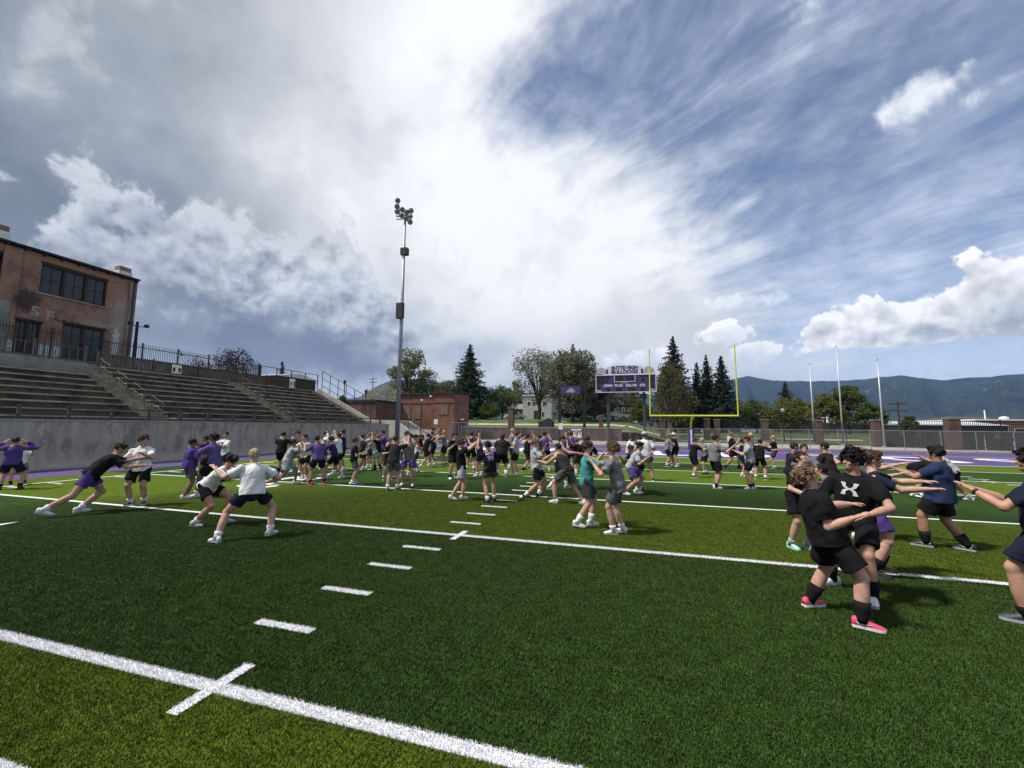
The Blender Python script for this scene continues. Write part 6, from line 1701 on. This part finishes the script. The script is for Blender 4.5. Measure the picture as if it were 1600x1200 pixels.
    # --- far right of the middle
    p(1043, 729, 70, 'hands', vt=679, shirt='grey', shorts='black', shoe='black', sole='white', sock=WS, hair=('short', 'dblond'), aL=(5, -8, .7), aR=(5, -10, .7), label='person in grey shirt and black shorts below the goal crossbar')
    p(1057, 729, -110, 'hands', vt=676, shirt='black', shorts='black', shoe='white', sock=WS, hair=('short', 'yblond'), cap='white', aL=(-5, -10, .6), aR=(-5, -12, .6), fL=(-.2, 0), fR=(.2, .05), label='person in black shirt and white cap below the goal crossbar')
    p(1084, 746, 60, 'hands', vt=684, shirt='black', shorts='black', shoe='black', sole='white', sock=WS, hair=('crop', 'brown'), aL=(5, 2, .9), aR=(5, -12, .9), hem=.8, label='short person all in black reaching toward a fair one in grey')
    p(1103, 741, -120, 'hands', vt=684, shirt='grey', shorts='black', shoe='black', hair=('short', 'yblond'), skin=0, aL=(0, 0, .8), aR=(40, 40, .7), fL=(-.08, .1), fR=(.1, -.1), label='white blond person in grey shirt reaching toward the short one in black')
    p(1118, 763, 62, 'bent', vt=679, near=1, w=1.1, shirt='grey', shorts='black', shoe='white', sock=BT, hair=('short', 'dark'), skin=1, aL=(20, 5, .6), aR=(25, -5, .72), hem=.82, head=(12, 0), fL=(-.12, .08), fR=(.12, -.05), label='tall person in grey shirt and long black shorts holding one fist up')
    p(1145, 732, 95, 'hands', vt=675, shirt='black', shorts='black', shoe='black', sock=BT, hair=('crop', 'dblond'), skin=1, fL=(-.1, .25), fR=(.12, -.28), lean=2, aL=(10, -30, .6), aR=(10, -15, .55), label='person in black with cropped hair in a long stride')
    p(1161, 744, 75, 'bent', vt=686, shirt='navy', shorts='black', shoe='white', hair=('short', 'dark'), label='person in navy shirt partly behind the pale printed shirt')
    x = p(1174, 764, -105, 'bent', vt=681, near=1, shirt='lgrey', shorts='black', shoe='white', sock=BT, hair=('short', 'ginger'), cap='maroon', skin=0, aL=(-10, -28, .72), aR=(15, -35, .62), hem=.78, fL=(-.12, .06), fR=(.14, -.1), label='person in pale grey printed shirt and reddish cap, arms forward')
    decal(x, 'U1', M_black, size=.12, up_off=.02, bold=.01)
    p(1188, 749, 12, 'hands', vt=686, near=1, shirt='black', shorts='black', shoe='black', sole='white', sock=WS, hair=('short', 'hblack'), aL=(0, 0, .6), aR=(62, 8, .97), fL=(-.16, 0), fR=(.2, -.05), label='person in black with the back turned and one arm stretched sideways')
    p(1173, 739, 100, 'bent', vt=676, shirt='grey', shorts='black', hair=('short', 'yblond'), label='white blond person behind the reddish cap')
    p(1212, 733, -95, 'push', vt=680, shirt='charcoal', shorts='dgrey', shoe='grey', hair=('short', 'blond'), skin=0, lean=2, fL=(-.12, .04), fR=(.12, -.04), aL=(2, 0, .98), aR=(2, -4, .98), label='blond person in charcoal with both arms stretched toward the one in black')
    # --- right hand cluster
    p(1239, 790, 55, 'hands', near=1, H=1.70, shirt='navy', shorts='black', hair=('short', 'brown'), skin=1, head=(20, 0), aL=(0, -20, .5), aR=(0, -20, .5), label='person in dark navy shirt turned away behind the looking down one')
    x = p(1262, 800, 172, 'bent', near=2, H=1.66, w=1.1, shirt='grey', shorts='black', hair=('short', 'brown'), skin=0, smile=True, aL=(-20, -22, .55), aR=(-25, -22, .55), label='smiling person in grey shirt with rust coloured print, arms crossed')
    decal(x, [[(-.5, -.4), (.5, -.4), (.45, .1), (.2, .4), (-.2, .4), (-.45, .1)]], mat('rust_print', (.20, .045, .025), .9, .3), size=.20, up_off=-.10)
    p(1303, 796, -55, 'hands', near=1, H=1.72, shirt='brownblack', shorts='black', hair=('short', 'dark'), skin=1, head=(-15, -12), aL=(0, -20, .6), aR=(0, -20, .6), label='person in faded black shirt behind the bent grey one')
    p(1338, 790, -60, 'hands', near=1, H=1.66, shirt='black', shorts='black', hair=('short', 'brown'), aL=(10, 10, .6), aR=(10, 5, .6), label='person in black behind the faded black shirt with forearms up')
    p(1250, 858, 128, 'bent', vt=706, near=2, shirt='black', shorts='black', shoe='mint', sole='mint', sock=('lgrey', .09), hair=('mop', 'brown'), skin=0, lean=14, head=(0, -32), aL=(-25, -35, .55), aR=(10, -52, .80), hem=.74, fL=(-.10, .08), fR=(.12, -.06), label='person in black with mint green shoes looking down')
    decal(LAST[0], [[(-.4, -.5), (.4, -.5), (.5, .1), (.2, .5), (-.3, .4)]], mat('tan_print', (.22, .13, .08), .9, .4), size=.16, up_off=-.04); decal(LAST[0], [[(-.5, -.2), (.5, -.3), (.5, .3), (-.5, .2)]], mat('pale_blue_print2', (.36, .42, .46), .9, .3), size=.14, up_off=-.17)
    p(1318, 832, -92, 'crouch', near=2, H=1.70, shirt='grey', shorts='black', shoe='white', hair=('short', 'dark'), skin=1, lean=66, squat=.05, aL=(5, -30, .7), aR=(5, -35, .7), head=(0, -28), fL=(-.12, .1), fR=(.12, -.1), pel=(0, -.18), label='person in grey shirt bent far forward behind the curly blond one')
    x = p(1297, 964, 56, 'brace', near=2, H=1.63, w=1.30, shirt='black', shorts='black', shoe='pink', sole='white', swoosh='white', sock=('black', .20), hair=('curly', 'dblond'), skin=0, lean=-11, squat=.03, side=-8, twist=14, fL=(-.24, -.06), fR=(.28, .14), yawL=-10, yawR=32, liftL=.0, aL=(20, -8, .97), aR=(32, -30, .55), head=(18, -26), hem=.78, pel=(.02, .02), elbR=(.2, .2, -1), label='curly blond person in black with black socks and pink shoes', group='players grappling')
    x = p(1331, 927, -162, 'hands', near=2, H=1.80, w=1.08, shirt='black', shorts='black', shoe='white', sock=('black', .18), hair=('curly', 'hblack'), skin=1, smile=True, lean=6, squat=.03, side=-6, fL=(-.26, .20), fR=(.22, -.10), yawL=-15, yawR=30, pel=(-.07, 0), aL=(4, -40, .80), aR=(12, -30, .72), head=(35, 0), hem=.78, elbL=(-.6, .2, -.6), label='smiling curly black haired person in black shirt with white chest logo', group='players grappling')
    h1 = [(-.5, .42), (-.22, .42), (-.20, .18), (-.05, .06), (.05, .06), (.20, .18), (.22, .42), (.5, .42), (.36, .10), (.12, -.03), (-.12, -.03), (-.36, .10)]
    decal(x, [h1, [(a, -b) for a, b in h1[::-1]]], M_mark, size=.17, up_off=.05, name='chest_logo')
    p(1371, 898, 82, 'push', near=2, H=1.76, shirt='navy', shorts='purple', shoe='black', sock=BS, hair=('mop', 'ginger'), skin=0, lean=6, fL=(-.14, .06), fR=(.14, -.06), aL=(0, -4, .98), aR=(4, -10, .95), hem=.72, pel=(0, -.02), label='person in navy shirt and bright purple shorts with an arm stretched out')
    p(1350, 842, 85, 'push', near=1, H=1.72, shirt='sgrey', shorts='black', shoe='white', hair=('mop', 'dblond'), skin=0, lean=4, fL=(-.12, .1), fR=(.12, -.1), aL=(0, -2, .97), aR=(0, -12, .97), label='sandy haired person in grey behind the purple shorts')
    p(1437, 777, 90, 'crouch', near=1, H=1.74, shirt='black', shorts='black', shoe='white', sole='black', sock=WS, hair=('short', 'brown'), skin=1, lean=72, squat=.05, fL=(-.14, .10), fR=(.14, -.12), aL=(10, -10, .8), aR=(10, -15, .8), head=(0, -30), pel=(0, -.10), label='person in black bent flat forward behind the blue shirt')
    p(1496, 781, -88, 'push', near=1, H=1.66, shirt='lgrey', shorts='black', hair=('short', 'brown'), skin=2, lean=40, label='person in pale shirt mostly hidden behind the blue shirt')
    x = p(1479, 858, -84, 'push', vt=698, near=2, w=1.36, shirt='blue', shorts='black', shoe='black', sole='lgrey', swoosh='white', sock=BS, hair=('mop', 'hblack'), skin=2, smile=True, lean=1, squat=.03, fL=(-.11, .22), fR=(.13, -.24), yawL=-8, yawR=14, aL=(-6, -6, .88), aR=(-8, -10, .88), head=(6, 0), hem=.80, shirt_len=.13, label='heavyset person in blue shirt with black socks, arms stretched forward')
    x = p(1652, 982, -86, 'push', vt=704, near=2, w=1.06, shirt='navy', shorts='navy', shoe='dgrey', sole='lgrey', sock=BT, hair=('mop', 'dark'), skin=1, smile=True, lean=3, squat=.03, fL=(-.14, .16), fR=(.15, -.2), aL=(2, -9, .74), aR=(-4, -12, .78), head=(0, 0), hem=.80, label='person in navy shirt and navy shorts with outstretched hands and dark wrist band')
    w0, e0, s0 = x['wL'], x['eL'], x['s']
    d0 = unit(w0-e0); g = MB().tube([(w0-d0*.035)*s0, (w0-d0*.008)*s0], [.036, .034], 12)
    wb = g.build('wrist_band', M_black, smooth=True); wb.parent = x['body']
crowd()

# ================================================================ turf fibres near the camera
def turf_blades():
    rng = np.random.default_rng(3); n = 2300; a = .40
    c = np.stack([rng.uniform(-a/2, a/2, n), rng.uniform(-a/2, a/2, n), np.zeros(n)], 1)
    h = rng.uniform(.016, .029, n); w = rng.uniform(.0018, .0032, n); ang = rng.uniform(0, 2*pi, n)
    lean = rng.normal(0, .011, (n, 2))
    lean -= lean.mean(0)
    dx = np.stack([np.cos(ang), np.sin(ang), np.zeros(n)], 1)*w[:, None]
    mid = c+np.concatenate([lean*.35, (h*.55)[:, None]], 1); tip = c+np.concatenate([lean, h[:, None]], 1)
    V = np.stack([c-dx, c+dx, mid+dx*.8, mid-dx*.8, tip], 1).reshape(-1, 3)
    F = []
    for i in range(n): F += [(5*i, 5*i+1, 5*i+2, 5*i+3), (5*i+3, 5*i+2, 5*i+4)]
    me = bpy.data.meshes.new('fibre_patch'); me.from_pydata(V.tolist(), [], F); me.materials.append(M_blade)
    me.polygons.foreach_set('use_smooth', [True]*len(F))
    patch = bpy.data.objects.new('fibre_patch', me)
    pts, rot, hsc = [], [], []
    r2 = random.Random(5)
    f2 = Vector((sin(YAW), cos(YAW)))
    for i in range(-60, 61):
        for j in range(-14, 60):
            x, y = 3.0+i*a*.98, -2.6+j*a*.98
            d = Vector((x-CAM_POS.x, y-CAM_POS.y)); L = d.length
            if L < 1.6 or L > 15.5: continue
            ca = d.normalized().dot(f2)
            if ca < cos(R(66)) and L > 3.0: continue
            if ca < .3: continue
            hs = 1.0 if L < 6.5 else max(.04, 1-(L-6.5)/9.0)
            pts.append((x, y, 0.0)); rot.append(r2.randrange(4)*pi/2); hsc.append(hs)
    pm = bpy.data.meshes.new('turf_fibres'); pm.from_pydata(pts, [], [])
    at = pm.attributes.new('turn', 'FLOAT_VECTOR', 'POINT'); at.data.foreach_set('vector', np.array([(0, 0, q) for q in rot], np.float32).ravel())
    at = pm.attributes.new('tall', 'FLOAT_VECTOR', 'POINT'); at.data.foreach_set('vector', np.array([(1, 1, q) for q in hsc], np.float32).ravel())
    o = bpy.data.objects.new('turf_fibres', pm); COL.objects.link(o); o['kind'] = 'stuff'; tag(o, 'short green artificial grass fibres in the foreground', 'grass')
    ng = bpy.data.node_groups.new('scatter', 'GeometryNodeTree')
    ng.interface.new_socket('Geometry', in_out='INPUT', socket_type='NodeSocketGeometry'); ng.interface.new_socket('Geometry', in_out='OUTPUT', socket_type='NodeSocketGeometry')
    gi = ng.nodes.new('NodeGroupInput'); go = ng.nodes.new('NodeGroupOutput'); ip = ng.nodes.new('GeometryNodeInstanceOnPoints'); oi = ng.nodes.new('GeometryNodeObjectInfo')
    oi.inputs['Object'].default_value = patch; oi.inputs['As Instance'].default_value = True
    na = ng.nodes.new('GeometryNodeInputNamedAttribute'); na.data_type = 'FLOAT_VECTOR'; na.inputs['Name'].default_value = 'turn'
    ng.links.new(gi.outputs[0], ip.inputs['Points']); ng.links.new(oi.outputs['Geometry'], ip.inputs['Instance']); ng.links.new(na.outputs[0], ip.inputs['Rotation']); ng.links.new(ip.outputs[0], go.inputs[0])
    nb = ng.nodes.new('GeometryNodeInputNamedAttribute'); nb.data_type = 'FLOAT_VECTOR'; nb.inputs['Name'].default_value = 'tall'; ng.links.new(nb.outputs[0], ip.inputs['Scale'])
    md = o.modifiers.new('scatter', 'NODES'); md.node_group = ng
turf_blades()
